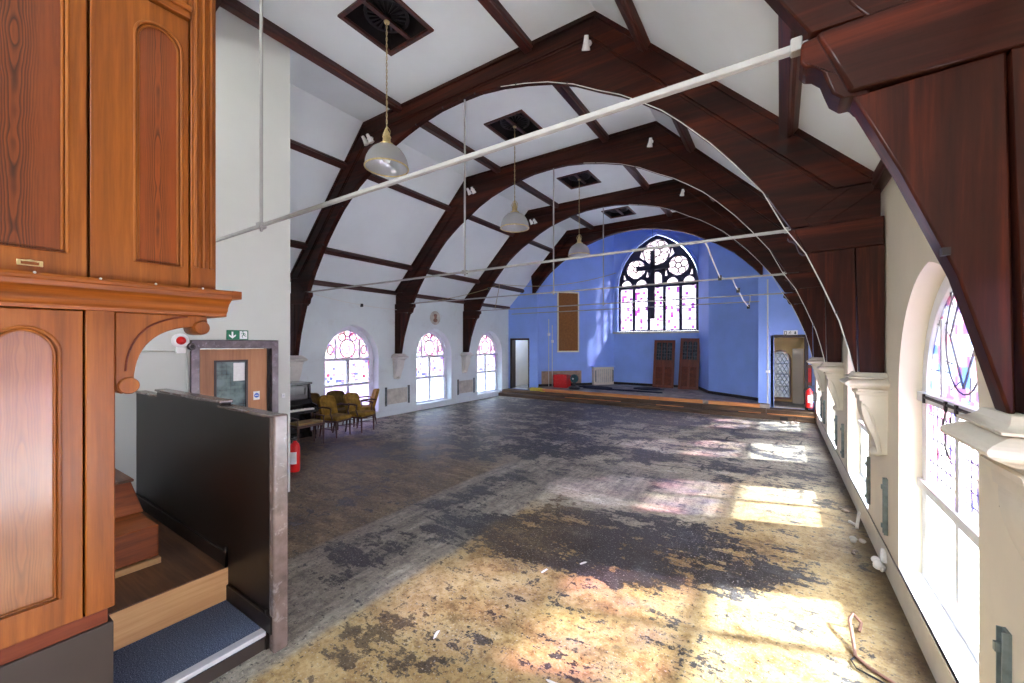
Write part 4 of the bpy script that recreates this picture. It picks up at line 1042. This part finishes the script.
m = MB(); n = 52; w = (a1 - a0 - .16) / n
for k in range(n): m.box(-9.0, -8.835, a0 + .08 + k * w + .0008, a0 + .08 + (k + 1) * w - .0008, .665, .70)
kb = m.build('white_keys', M['ivory'], t)
m = MB()
for k in range(n - 1):
    if k % 7 not in (2, 6): m.box(-9.0, -8.90, a0 + .08 + (k + 1) * w - .005, a0 + .08 + (k + 1) * w + .005, .70, .712)
m.build('black_keys', M['black'], t)
m = MB()
m.prism([(-9.13, .78), (-9.04, .78), (-9.10, .88), (-9.13, .88)], 'xz', a0 + .04, a1 - .04); m.build('fallboard', M['piano'], t, .004)
for c in (PYY - .36, PYY + .36):
    m = MB().prism([(c - .3, .96), (c + .3, .96), (c + .3, 1.17), (c - .3, 1.17)], 'yz', -9.155, -9.135, [[(c - .26, .99), (c + .26, .99), (c + .26, 1.14), (c - .26, 1.14)]]); m.build('front_panel', M['piano'], t, .004)
m = MB()
for s in (a0 + .06, a1 - .06): m.lathe([(.03, .0), (.022, .05), (.035, .2), (.03, .4), (.022, .52), (.035, .6)], (-8.86, s, 0), 12)
m.build('front_leg', M['piano'], t)
m = MB()
for k in (-.08, .08): m.box(-9.12, -8.99, PYY + k - .02, PYY + k + .02, .04, .06)
m.build('pedal', M['brass'], t, .003)

t = thing('piano_stool', 'dark wooden piano stool with tan padded seat before the piano', 'stool', (-8.40, 4.75, 0))
sx0, sx1, sy0, sy1 = -8.60, -8.20, 4.45, 5.05
box(sx0, sx1, sy0, sy1, .41, .46).build('seat_rail', M['chair_wood'], t, .006)
box(sx0 + .02, sx1 - .02, sy0 + .02, sy1 - .02, .455, .51).build('seat_pad', M['stool_top'], t, .025, seg=4)
for x in (sx0 + .025, sx1 - .025):
    for y in (sy0 + .025, sy1 - .025): MB().tube([(x, y, 0), (x, y, .2), (x, y, .42)], [.014, .02, .024], 8).build('leg', M['chair_wood'], t)
for y in (sy0 + .02, sy1 - .02): MB().beam((sx0, y, .60), (sx1, y, .60), .03, .025).build('arm_rail', M['chair_wood'], t, .006)
m = MB()
for x in (sx0 + .025, sx1 - .025):
    for y in (sy0 + .02, sy1 - .02): m.tube([(x, y, .44), (x, y, .60)], .012, 8)
m.build('arm_post', M['chair_wood'], t)

def make_chair(label, velvet):
    """upholstered armchair at the origin facing +x"""
    t = thing('upholstered_chair', label, 'chair', (0, 0, 0), 'mustard velvet armchairs by the left wall')
    seat = MB()
    seat.box(-.22, .25, -.235, .235, .36, .46); seat.build('seat', velvet, t, .045, seg=4)
    # curved tufted back
    vs = []; fs = []; nu, nv = 12, 10
    for side in (0, 1):
        for i in range(nv + 1):
            z = .44 + .44 * i / nv; w = .225 + .012 * sin(pi * i / nv) - (.05 * max(0, (i - 7) / 3) ** 2)
            for j in range(nu + 1):
                u = -1 + 2 * j / nu
                x = -.205 - .12 * (i / nv) - .03 * (u * u) * -1
                x += (.045 if side == 0 else -.03)
                if side == 0 and i % 3 == 1 and j % 3 == 0 and 0 < j < nu: x -= .018
                vs.append((x, u * w, z + (-.025 * u * u if i == nv else 0)))
    m = (nu + 1) * (nv + 1)
    for i in range(nv):
        for j in range(nu):
            a = i * (nu + 1) + j; fs.append((a, a + 1, a + nu + 2, a + nu + 1)); fs.append((m + a, m + a + nu + 1, m + a + nu + 2, m + a + 1))
    for j in range(nu):
        fs.append((j, m + j, m + j + 1, j + 1)); q = nv * (nu + 1) + j; fs.append((q, q + 1, m + q + 1, m + q))
    for i in range(nv):
        a = i * (nu + 1); fs.append((a, a + nu + 1, m + a + nu + 1, m + a)); b = a + nu; fs.append((b, m + b, m + b + nu + 1, b + nu + 1))
    MB().add(vs, fs).build('backrest', velvet, t, .012)
    for s in (-1, 1):
        MB().tube([(.215, s * .205, 0), (.21, s * .208, .2), (.205, s * .21, .37)], [.014, .02, .024], 8).build('leg', M['chair_wood'], t)
        MB().tube([(-.26, s * .19, 0), (-.22, s * .195, .2), (-.2, s * .2, .40)], [.014, .02, .024], 8).build('leg', M['chair_wood'], t)
        MB().tube([(-.24, s * .25, .63), (-.1, s * .27, .66), (.08, s * .275, .65), (.14, s * .27, .63)], [.014, .02, .02, .015], 8).build('armrest', M['chair_wood'], t)
        MB().tube([(.13, s * .27, .64), (.10, s * .262, .52), (.14, s * .245, .40)], .014, 8).build('arm_support', M['chair_wood'], t)
        MB().tube([(-.21, s * .2, .18), (.21, s * .207, .18)], .010, 6).build('stretcher', M['chair_wood'], t)
    MB().box(-.22, .24, -.225, .225, .33, .37).build('seat_frame', M['chair_wood'], t, .006)
    return t
chairs = [(-8.70, 5.62, 14, 'mustard velvet armchair nearest the piano stool, tufted back in view'),
          (-9.42, 6.24, -4, 'olive velvet armchair against the wall, behind the nearest mustard chair'),
          (-8.66, 6.26, 14, 'mustard velvet armchair in the middle of the group, empty seat forward'),
          (-9.30, 6.86, -118, 'mustard velvet armchair at the right end of the group, facing the piano'),
          (-9.44, 5.62, 5, 'olive velvet chair squeezed beside the end of the piano')]
c0 = make_chair(chairs[0][3], M['velvet'])
olive = None
for i, (x, y, a, l) in enumerate(chairs):
    if i == 0: c = c0
    elif i in (1, 4):
        if olive is None: olive = make_chair(l, M['velvet_dark']); c = olive
        else: c = copy_tree(olive)
    else: c = copy_tree(c0)
    c.location = (x, y, 0); c.rotation_euler = (0, 0, radians(a)); c.scale = (1.06, 1.06, 1.06); c['label'] = l
# plaque and radiator recesses
t = thing('wall_plaque', 'round portrait plaque on the left wall above the middle window', 'plaque', (XL, 9.97, 3.03))
MB().lathe([(.0, 0), (.23, 0), (.235, .02), (.2, .03), (.18, .015), (.0, .015)], (XL, 9.97, 3.03), 28, 'X').build('rim', M['bare_plaster'], t)
m = MB(); m.ball((XL + .02, 9.97, 3.07), .07, 12, (.5, .85, 1.1)); m.ball((XL + .018, 9.97, 2.95), .1, 12, (.35, 1., .7)); m.ball((XL + .02, 9.97, 3.12), .08, 12, (.4, .95, .6)); m.build('relief', M['plaque'], t)
def bracket(x, y, side, label, z0=.38, z1=.9):
    t = thing('radiator_bracket', label, 'bracket', (x, y, z0), 'radiator brackets left on the walls')
    s = -side
    m = MB(); m.box(min(x, x + s * .012), max(x, x + s * .012), y - .03, y + .03, z0, z1)
    m.box(min(x, x + s * .03), max(x, x + s * .03), y - .03, y - .024, z0, z1); m.box(min(x, x + s * .03), max(x, x + s * .03), y + .024, y + .03, z0, z1)
    m.build('channel', M['grey_metal'], t, .002)
    for z in (z0 + .08, z1 - .08): box(min(x, x + s * .045), max(x, x + s * .045), y - .012, y + .012, z - .02, z + .02).build('hook', M['grey_metal'], t, .002)
    MB().lathe([(.0, 0), (.011, 0), (.009, .008), (.0, .01)], (x + s * .012, y, z1 - .03), 8, 'X').build('screw', M['iron'], t)
for y, l in [(2.66, 'grey steel radiator bracket low on the right wall under the nearest corbel'), (5.05, 'grey steel radiator bracket beyond the near window, below the second right corbel, nearer of two'),
             (5.92, 'dark steel radiator bracket beside the second right window, farther of two'), (8.1, 'small steel radiator bracket under the third right corbel, nearer of two'),
             (9.0, 'small steel radiator bracket under the third right corbel, farther of two'), (11.3, 'steel radiator bracket near the far end of the right wall, nearer of two'), (12.1, 'steel radiator bracket near the far end of the right wall, farther of two')]:
    bracket(XR, y, 1, l)
for ya, yb, la, lb in [(7.92, 8.80, 'steel radiator bracket at left edge of the grey patch between the first two left windows', 'steel radiator bracket at right edge of the grey patch between the first two left windows'),
                       (11.14, 12.05, 'steel radiator bracket at left edge of the grey patch before the farthest left window', 'steel radiator bracket at right edge of the grey patch before the farthest left window')]:
    bracket(XL, ya, -1, la, .30, .86); bracket(XL, yb, -1, lb, .30, .86)
    tag(box(XL - .001, XL + .004, ya + .05, yb - .05, .34, .80).build('bare_plaster_patch', M['bare_plaster'], origin=(XL, (ya + yb) / 2, .34)),
        'bare grey plaster patch on the left wall, ' + ('left of the middle window' if ya < 9 else 'left of the farthest window'), 'plaster patch')
for ya, yb, w in [(5.1, 5.87, 'second'), (8.15, 8.95, 'third')]:
    pass

# ------------------------------------------------------------------ chancel steps and contents
t = thing('chancel_steps', 'two broken timber steps across the front of the blue chancel', 'steps', (XC, 13.8, 0))
rnd = random.Random(3)
def boards(y0, y1, z0, z1, nm, mat, seed):
    r = random.Random(seed); x = XL + .02; m = MB()
    while x < XR - .02:
        w = r.uniform(1.0, 2.6); x1 = min(x + w, XR - .02)
        m.box(x, x1 - .008, y0 + r.uniform(-.02, .03), y1, z0, z1 + r.uniform(-.008, .006)); x = x1
    m.build(nm, M[mat], t, .006)
boards(13.62, 14.42, .0, .125, 'lower_step', 'step_timber', 1)
boards(13.88, 14.42, .125, .25, 'upper_step', 'step_timber', 2)
m = MB(); r = random.Random(5); x = -8.2
while x < -.5:
    x1 = min(x + r.uniform(.7, 2.2), -.42); m.box(x, x1 - .02, 14.08 + r.uniform(-.02, .02), 14.17, .25, CF + .004); x = x1 + (r.random() < .4) * .15
m.build('bright_edge_board', M['step_orange'], t, .005)
for k in range(9):
    x = r.uniform(-8, 0); MB().beam((x, 13.75, .145), (x + r.uniform(.4, 1.2), 13.78 + r.uniform(-.05, .05), .15), .06, .02).build('loose_batten', M['step_orange'], t, .003)
box(.0, .18, 13.59, 13.66, .02, .12).build('dark_notch', M['iron'], t)

# door frames in the end wall
for nm, (x0, x1, z0, z1), mt, lab in (('door_2', LD, 'dark_frame', 'dark framed open doorway at the left of the chancel'), ('door_3', RD, 'dark_frame', 'dark framed open lobby doorway at the right of the chancel')):
    t = thing(nm, lab, 'doorway', ((x0 + x1) / 2, YE, z0), kind='structure')
    MB().prism([(x0 - .05, z0), (x0 + .03, z0), (x0 + .03, z1 - .03), (x1 - .03, z1 - .03), (x1 - .03, z0), (x1 + .05, z0), (x1 + .05, z1 + .05), (x0 - .05, z1 + .05)], 'xz', YE - .02, YE + .3).build('frame', M[mt], t, .006)
    box(x0 + .03, x1 - .03, YE + .05, YE + .32, z0, z0 + .02).build('threshold', M['bare_plaster'], t)
t = thing('wall_rack', 'dark fittings hanging on the white wall inside the left doorway', 'fittings', (-9.0, 16.3, 1.4))
m = MB(); m.box(-9.15, -9.02, 16.33, 16.39, 1.5, 2.0); m.tube([(-9.08, 16.33, 1.55), (-9.1, 16.3, 1.2), (-9.08, 16.3, 1.0)], .02, 8); m.build('box', M['iron'], t, .004)
m = MB(); m.lathe([(.05, 0), (.06, .04), (.05, .08)], (-9.08, 16.28, .98), 12); m.build('hanging_pot', M['black'], t)
# sign over lobby door
t = thing('exit_sign', 'white exit sign with dark symbols above the lobby doorway', 'sign', (.255, YE, 2.47))
box(.085, .43, YE - .016, YE, 2.405, 2.55).build('plate', M['sign_white'], t, .003)
m = MB()
m.prism([(.105, 2.425), (.165, 2.425), (.165, 2.53), (.105, 2.53)], 'xz', YE - .019, YE - .016, [[(.12, 2.44), (.15, 2.44), (.15, 2.515), (.12, 2.515)]])
running_man(m, .245, 2.47, .22, plane_y=YE - .018)
m.prism([(.355, 2.52), (.385, 2.52), (.385, 2.475), (.405, 2.475), (.37, 2.43), (.335, 2.475), (.355, 2.475)], 'xz', YE - .019, YE - .016)
m.build('symbols', M['sign_dark'], t)
# pilaster pipe and switch on the right jamb
t = thing('wall_conduit', 'pale vertical conduit with a small switch on the right chancel jamb', 'conduit', (-.30, YE - .02, .3))
MB().tube([(-.31, YE - .02, .3), (-.31, YE - .02, 4.1)], .018, 8).build('pipe', M['cable_white'], t)
box(-.36, -.25, YE - .05, YE, 1.28, 1.36).build('switch_box', M['white_plastic'], t, .004)
# timber jamb post (left) where plaster is broken
box(-8.47, -8.30, YE - .012, YE + .04, .25, 4.2).build('trim_2', M['blue'], kind='structure')
box(-.55, -.42, YE - .012, YE + .04, .25, 4.2).build('trim_3', M['blue'], kind='structure')
# wall-mounted pinboard on left chancel wall
def on_seg(i, f, off=0.):
    a, b = Vector(poly[i]), Vector(poly[i + 1]); d = (b - a).normalized(); nn = Vector((d.y, -d.x))
    return a.lerp(b, f) + nn * off
def seg_box(i, f0, f1, z0, z1, o0, o1):
    q = [on_seg(i, f0, o0), on_seg(i, f1, o0), on_seg(i, f1, o1), on_seg(i, f0, o1)]
    return MB().prism([(p.x, p.y) for p in q], 'xy', z0, z1)
c = on_seg(1, .6)
t = thing('pinboard', 'tall brown pinboard with cream edge on the left blue chancel wall', 'pinboard', (c.x, c.y, 1.85))
seg_box(1, .40, .80, 1.86, 4.33, .0, .03).build('board', M['cork'], t)
m = MB()
for a, b, z0, z1 in [(.375, .40, 1.80, 4.39), (.80, .825, 1.80, 4.39), (.40, .80, 1.80, 1.86), (.40, .80, 4.33, 4.39)]:
    q = seg_box(1, a, b, z0, z1, .0, .04); m.add(q.v, q.f)
m.build('edge_trim', M['cream_edge'], t, .004)
# bare plaster low on that wall, pipes
tag(seg_box(1, .06, .88, CF + .1, 1.0, -.001, .006).build('bare_plaster_patch', M['dirty_plaster'], origin=(c.x, c.y, .4)), 'bare brown plaster low on the left chancel wall behind the red crate', 'plaster patch')
for k, (f, l) in enumerate([(.20, 'thin white pipe left on the left chancel wall, nearer the jamb'), (.27, 'thin white pipe left on the left chancel wall, nearer the pinboard')]):
    p = on_seg(1, f, .03); t = thing('wall_pipe', l, 'pipe', (p.x, p.y, CF))
    MB().tube([(p.x, p.y, CF), (p.x, p.y, 3.2 - .25 * k)], .014, 8).build('pipe', M['cable_white'], t)
    m = MB(); m.box(p.x - .04, p.x + .04, p.y - .02, p.y + .06, 2.5 - .3 * k, 2.62 - .3 * k); m.build('clip', M['white_plastic'], t, .004)
# boxed grille on the left splay
c = on_seg(2, .5)
t = thing('heater_grille', 'cream boxed heater grille in the lit left corner of the chancel', 'grille', (c.x, c.y, CF))
seg_box(2, .18, .92, CF, 1.14, .0, .16).build('box', M['plaster_right'], t, .008)
m = MB()
for k in range(9):
    f = .24 + .075 * k; q = seg_box(2, f, f + .04, CF + .1, 1.05, .158, .175); m.add(q.v, q.f)
m.build('slat', M['bare_plaster'], t)
seg_box(2, .14, .96, 1.14, 1.18, .0, .19).build('shelf_top', M['blue'], t, .006)
for f in (.22, .86): seg_box(2, f, f + .04, CF + .15, 1.0, .172, .185).build('dark_rail', M['grey_metal'], t)
# hanging cross
t = thing('hanging_cross', 'large dark navy cross hung before the chancel window', 'cross', (-4.42, 17.25, 3.2))
box(-4.51, -4.33, 17.20, 17.30, 3.2, 6.04).build('upright', M['cross'], t, .01)
box(-5.10, -3.74, 17.20, 17.30, 5.24, 5.43).build('arm', M['cross'], t, .01)
m = MB(); m.tube([(-4.42, 17.25, 6.04), (-4.42, 17.25, ZCH)], .006, 6); m.build('suspension_wire', M['iron'], t)
# two doors leaning on the back wall
def leaning_door(x0, x1, zt, label, tilt_x, dy, arched):
    w = x1 - x0; h = zt - CF
    t = thing('leaning_door', label, 'door', (x0, 17.2, CF), 'old panelled doors leaning in the chancel')
    mats = []
    Mx = Matrix.Translation((x0, 17.52 - dy, CF)) @ Matrix.Rotation(-math.asin(min(.3, (dy - .06) / h)), 4, 'X') @ Matrix.Shear('XZ', 4, (0, 0)) @ Matrix.Rotation(radians(tilt_x), 4, 'Y')
    gz = .58 * h
    holes = [[(.09, .12), (w / 2 - .035, .12), (w / 2 - .035, gz - .28), (.09, gz - .28)], [(w / 2 + .035, .12), (w - .09, .12), (w - .09, gz - .28), (w / 2 + .035, gz - .28)],
             ]
    nl = 3
    lights = []
    for k in range(nl):
        a = .09 + (w - .18) * k / nl + .015; b = .09 + (w - .18) * (k + 1) / nl - .015
        lights.append(arch((a + b) / 2, (b - a) / 2, gz, h - .22, .1, 6) if arched else [(a, gz), (b, gz), (b, h - .1), (a, h - .1)])
    MB().prism([(0, 0), (w, 0), (w, h), (0, h)], 'xz', 0, .045, holes + lights).xf(Mx).build('frame', M['redwood'], t, .004)
    for q in holes: MB().prism(q, 'xz', .022, .034).xf(Mx).build('lower_panel', M['oldwood_red'], t)
    for q in lights: MB().prism(q, 'xz', .018, .026).xf(Mx).build('leaded_light', M['dark_glass'], t)
    m = MB()
    for q in lights:
        a, b = q[0][0], q[1][0]
        for k in range(1, 5): m.box(a, b, .012, .018, gz + (h - .15 - gz) * k / 5 - .005, gz + (h - .15 - gz) * k / 5 + .005)
        m.box((a + b) / 2 - .004, (a + b) / 2 + .004, .012, .018, gz, h - .14)
    m.xf(Mx).build('lead_bar', M['lead'], t)
    return t
leaning_door(-4.42, -3.60, 2.33, 'left leaning red-brown door with square leaded lights', .8, .30, False)
leaning_door(-3.40, -2.66, 2.42, 'right leaning red-brown door with three arched leaded lights', 1.2, .42, True)
# red crate, fan machine, yellow rope, carpet scraps
t = thing('red_crate', 'bright red plastic crate on the chancel floor below the pinboard', 'crate', (-7.50, 15.1, CF))
cx, cy, wx, wy, h = -7.50, 15.05, .30, .20, .52
m = MB(); m.prism([(cx - wx, cy - wy), (cx + wx, cy - wy), (cx + wx, cy + wy), (cx - wx, cy + wy)], 'xy', CF + .02, CF + h, [[(cx - wx + .02, cy - wy + .02), (cx + wx - .02, cy - wy + .02), (cx + wx - .02, cy + wy - .02), (cx - wx + .02, cy + wy - .02)]])
m.box(cx - wx, cx + wx, cy - wy, cy + wy, CF, CF + .03); m.build('body', M['red'], t, .008)
m = MB()
for z in (.16, .32, .48): m.prism([(cx - wx - .012, cy - wy - .012), (cx + wx + .012, cy - wy - .012), (cx + wx + .012, cy + wy + .012), (cx - wx - .012, cy + wy + .012)], 'xy', CF + z, CF + z + .035, [[(cx - wx + .01, cy - wy + .01), (cx + wx - .01, cy - wy + .01), (cx + wx - .01, cy + wy - .01), (cx - wx + .01, cy + wy - .01)]])
m.build('rib', M['red'], t, .004)
t = thing('floor_polisher', 'dark teal floor machine with round head beside the red crate', 'machine', (-6.75, 14.85, CF))
px_, py_ = -6.80, 14.72
MB().lathe([(.0, 0), (.22, 0), (.24, .03), (.22, .09), (.1, .12), (.0, .12)], (px_, py_, CF), 24).build('base', M['black'], t)
MB().lathe([(.05, .1), (.07, .2), (.06, .3)], (px_, py_, CF), 14).build('neck', M['black'], t)
MB().lathe([(.0, -.09), (.12, -.09), (.16, -.05), (.17, .02), (.13, .09), (.0, .1)], (px_, py_, CF + .42), 24, 'Y').build('motor_drum', M['teal'], t)
m = MB()
for k in range(10):
    a = 2 * pi * k / 10; m.beam((px_, py_ - .1, CF + .42), (px_ + .15 * cos(a), py_ - .09, CF + .42 + .15 * sin(a)), .014, .01)
m.build('guard_spoke', M['iron'], t)
MB().lathe([(.0, 0), (.035, 0), (.03, .03), (0, .035)], (px_, py_ - .13, CF + .42), 14, 'Y').build('hub', M['chrome'], t)
t = thing('rope_coil', 'yellow rope coil on the edge of the chancel step', 'rope', (-8.1, 14.05, .25))
pts = []
for k in range(120):
    a = k * .42; rr = .17 + .05 * sin(k * .31); pts.append((-8.12 + rr * 1.3 * cos(a), 13.97 + rr * .42 * sin(a), .275 + .05 * (k % 40) / 40 + .08 * (k / 120)))
MB().tube(pts, .016, 6).build('coil', M['yellow'], t)
MB().tube([(-8.0, 13.95, .30), (-7.85, 13.92, .28), (-7.7, 13.95, .27)], .014, 6).build('rope_end', M['yellow'], t)
for k, (x, y, w, d, l) in enumerate([(-6.3, 15.6, .7, .35, 'rolled dark carpet scrap in front of the heater grille'), (-5.1, 15.2, 1.5, .10, 'long dark carpet strip lying across the chancel floor'),
                                     (-4.3, 16.2, .55, .35, 'dark round carpet scrap in front of the left leaning door')]):
    r = random.Random(k + 20); n = 22; vs = []
    pp = [(x + w * cos(2 * pi * j / n) * r.uniform(.8, 1.1), y + d * sin(2 * pi * j / n) * r.uniform(.8, 1.1)) for j in range(n)]
    o = MB().prism(pp, 'xy', CF + .002, CF + .05).build('carpet_scrap', M['carpet_scrap'], None, .01, origin=(x, y, CF)); tag(o, l, 'carpet')
# ------------------------------------------------------------------ loose items on the hall floor
t = thing('bent_rod', 'bent brown metal rod lying on the bright floor near the right window', 'rod', (.45, 3.7, 0))
MB().tube([(.49, 3.93, .012), (.51, 3.99, .05), (.46, 3.99, .10), (.435, 3.93, .08), (.435, 3.75, .03), (.43, 3.60, .014), (.50, 3.52, .012), (.60, 3.45, .012), (.70, 3.42, .012)], .011, 8).build('rod', M['plaque'], t)
MB().tube([(.43, 3.60, .01), (.40, 3.55, .01), (.42, 3.48, .01), (.55, 3.42, .01)], .006, 6).build('tail_wire', M['iron'], t)
t = thing('white_rag', 'crumpled white rag on the floor against the right wall', 'rag', (.80, 5.02, 0))
m = MB()
for k in range(9):
    m.ball((.785 + random.uniform(-.04, .02), 5.0 + random.uniform(-.06, .08), .04 + random.uniform(0, .12)), random.uniform(.022, .04), 10, (random.uniform(.7, 1.2), random.uniform(.7, 1.3), random.uniform(.6, 1.2)))
m.build('cloth', M['white_cloth'], t)
MB().tube([(.80, 5.04, .12), (.805, 5.06, .20), (.80, 5.07, .24)], [.03, .022, .014], 10).build('twisted_end', M['white_cloth'], t)
for k, (x, y, s, l) in enumerate([(.74, 6.2, .06, 'small white splinter of wood by the right wall, beyond the white rag'), (.68, 6.7, .04, 'small grey chip by the right wall below the second right window'),
                       (.62, 5.4, .035, 'small grey chip on the floor just beyond the white rag'), (.70, 5.75, .045, 'small pale chip between the white rag and the second window'), (.3, 13.2, .08, 'pinkish rubble lump on the floor before the chancel steps at right'), (.05, 13.25, .06, 'smaller grey rubble lump before the chancel steps at right')]):
    r = random.Random(k); m = MB()
    for q in range(4):
        c = (x + r.uniform(-s, s), y + r.uniform(-s, s) * 1.4, s * .35)
        m.ball(c, s * r.uniform(.5, .9), 7, (r.uniform(.6, 1.3), r.uniform(.6, 1.5), .55))
    if k == 0: m = MB().beam((x, y - .1, .02), (x + .05, y + .12, .14), .03, .02).beam((x + .02, y - .02, .02), (x - .05, y + .06, .03), .03, .02)
    o = m.build('floor_debris', M['bare_plaster'] if k in (0, 3) else M['debris'], origin=(x, y, 0)); tag(o, l, 'debris')
r = random.Random(11)
for k in range(16):
    x, y = r.uniform(-3.2, .2), r.uniform(2.2, 5.0)
for k, (u, v, l) in enumerate([(-1.86, 3.36, 'white paint flake on the yellow floor, left of centre'), (-1.61, 3.69, 'white paint flake on the edge of the dark floor patch'), (-2.12, 2.18, 'white paint flake on the yellow floor, nearest the brown screen'), (-1.2, 2.28, 'white paint flake on the yellow floor, nearest the viewer')]):
    q = random.Random(k + 40); a = q.uniform(0, 3)
    pp = [(u + (.05 * cos(t_) * cos(a) - .014 * sin(t_) * sin(a)) * q.uniform(.7, 1.1), v + (.05 * cos(t_) * sin(a) + .014 * sin(t_) * cos(a)) * q.uniform(.7, 1.1)) for t_ in [2 * pi * j / 12 for j in range(12)]]
    o = MB().prism(pp, 'xy', .0005, .0025).build('paint_flake', M['label_white'], origin=(u, v, 0)); tag(o, l, 'paint flake')

# ------------------------------------------------------------------ outside ground, light, camera
box(-40, 40, -30, 60, -1.2, -1.1).build('ground', M['outside'], kind='structure')
w = bpy.data.worlds.new('daylight'); SC.world = w; w.use_nodes = True
nt = w.node_tree; nt.nodes.clear()
bg = nt.nodes.new('ShaderNodeBackground'); ow = nt.nodes.new('ShaderNodeOutputWorld')
tc = nt.nodes.new('ShaderNodeTexCoord'); sx = nt.nodes.new('ShaderNodeSeparateXYZ'); rp = nt.nodes.new('ShaderNodeValToRGB')
nt.links.new(tc.outputs['Generated'], sx.inputs[0]); nt.links.new(sx.outputs[2], rp.inputs[0])
rp.color_ramp.elements[0].position = 0.; rp.color_ramp.elements[0].color = (1., 1., 1., 1)
rp.color_ramp.elements[1].position = .7; rp.color_ramp.elements[1].color = (.66, .80, 1., 1)
nt.links.new(rp.outputs[0], bg.inputs[0]); bg.inputs[1].default_value = 5.
nt.links.new(bg.outputs[0], ow.inputs[0])
sd = bpy.data.lights.new('sun', 'SUN'); sd.energy = 66.; sd.angle = radians(3.5); sd.color = (1., .95, .87)
so = bpy.data.objects.new('sun', sd); COL.objects.link(so)
so.rotation_euler = Vector((-1., -.33, -.66)).to_track_quat('-Z', 'Y').to_euler()
so.location = (10, 6, 10)

cam = bpy.data.cameras.new('camera'); co_ = bpy.data.objects.new('camera', cam); COL.objects.link(co_)
cam.sensor_width = 36.; cam.lens = 404. / 1024 * 36; cam.shift_y = 2.5 / 1024; cam.clip_start = .02; cam.clip_end = 200
co_.location = (0, 0, 2.15); co_.rotation_euler = (pi / 2, 0, math.atan2(268., 404.))
SC.camera = co_
SC.view_settings.view_transform = 'Standard'; SC.view_settings.look = 'None'; SC.view_settings.gamma = 1.; SC.view_settings.use_curve_mapping = False
SC.view_settings.exposure = 2.02
SC.cycles.max_bounces = 10; SC.cycles.diffuse_bounces = 6; SC.cycles.transparent_max_bounces = 12; SC.cycles.sample_clamp_indirect = 8.
SC.cycles.use_denoising = True
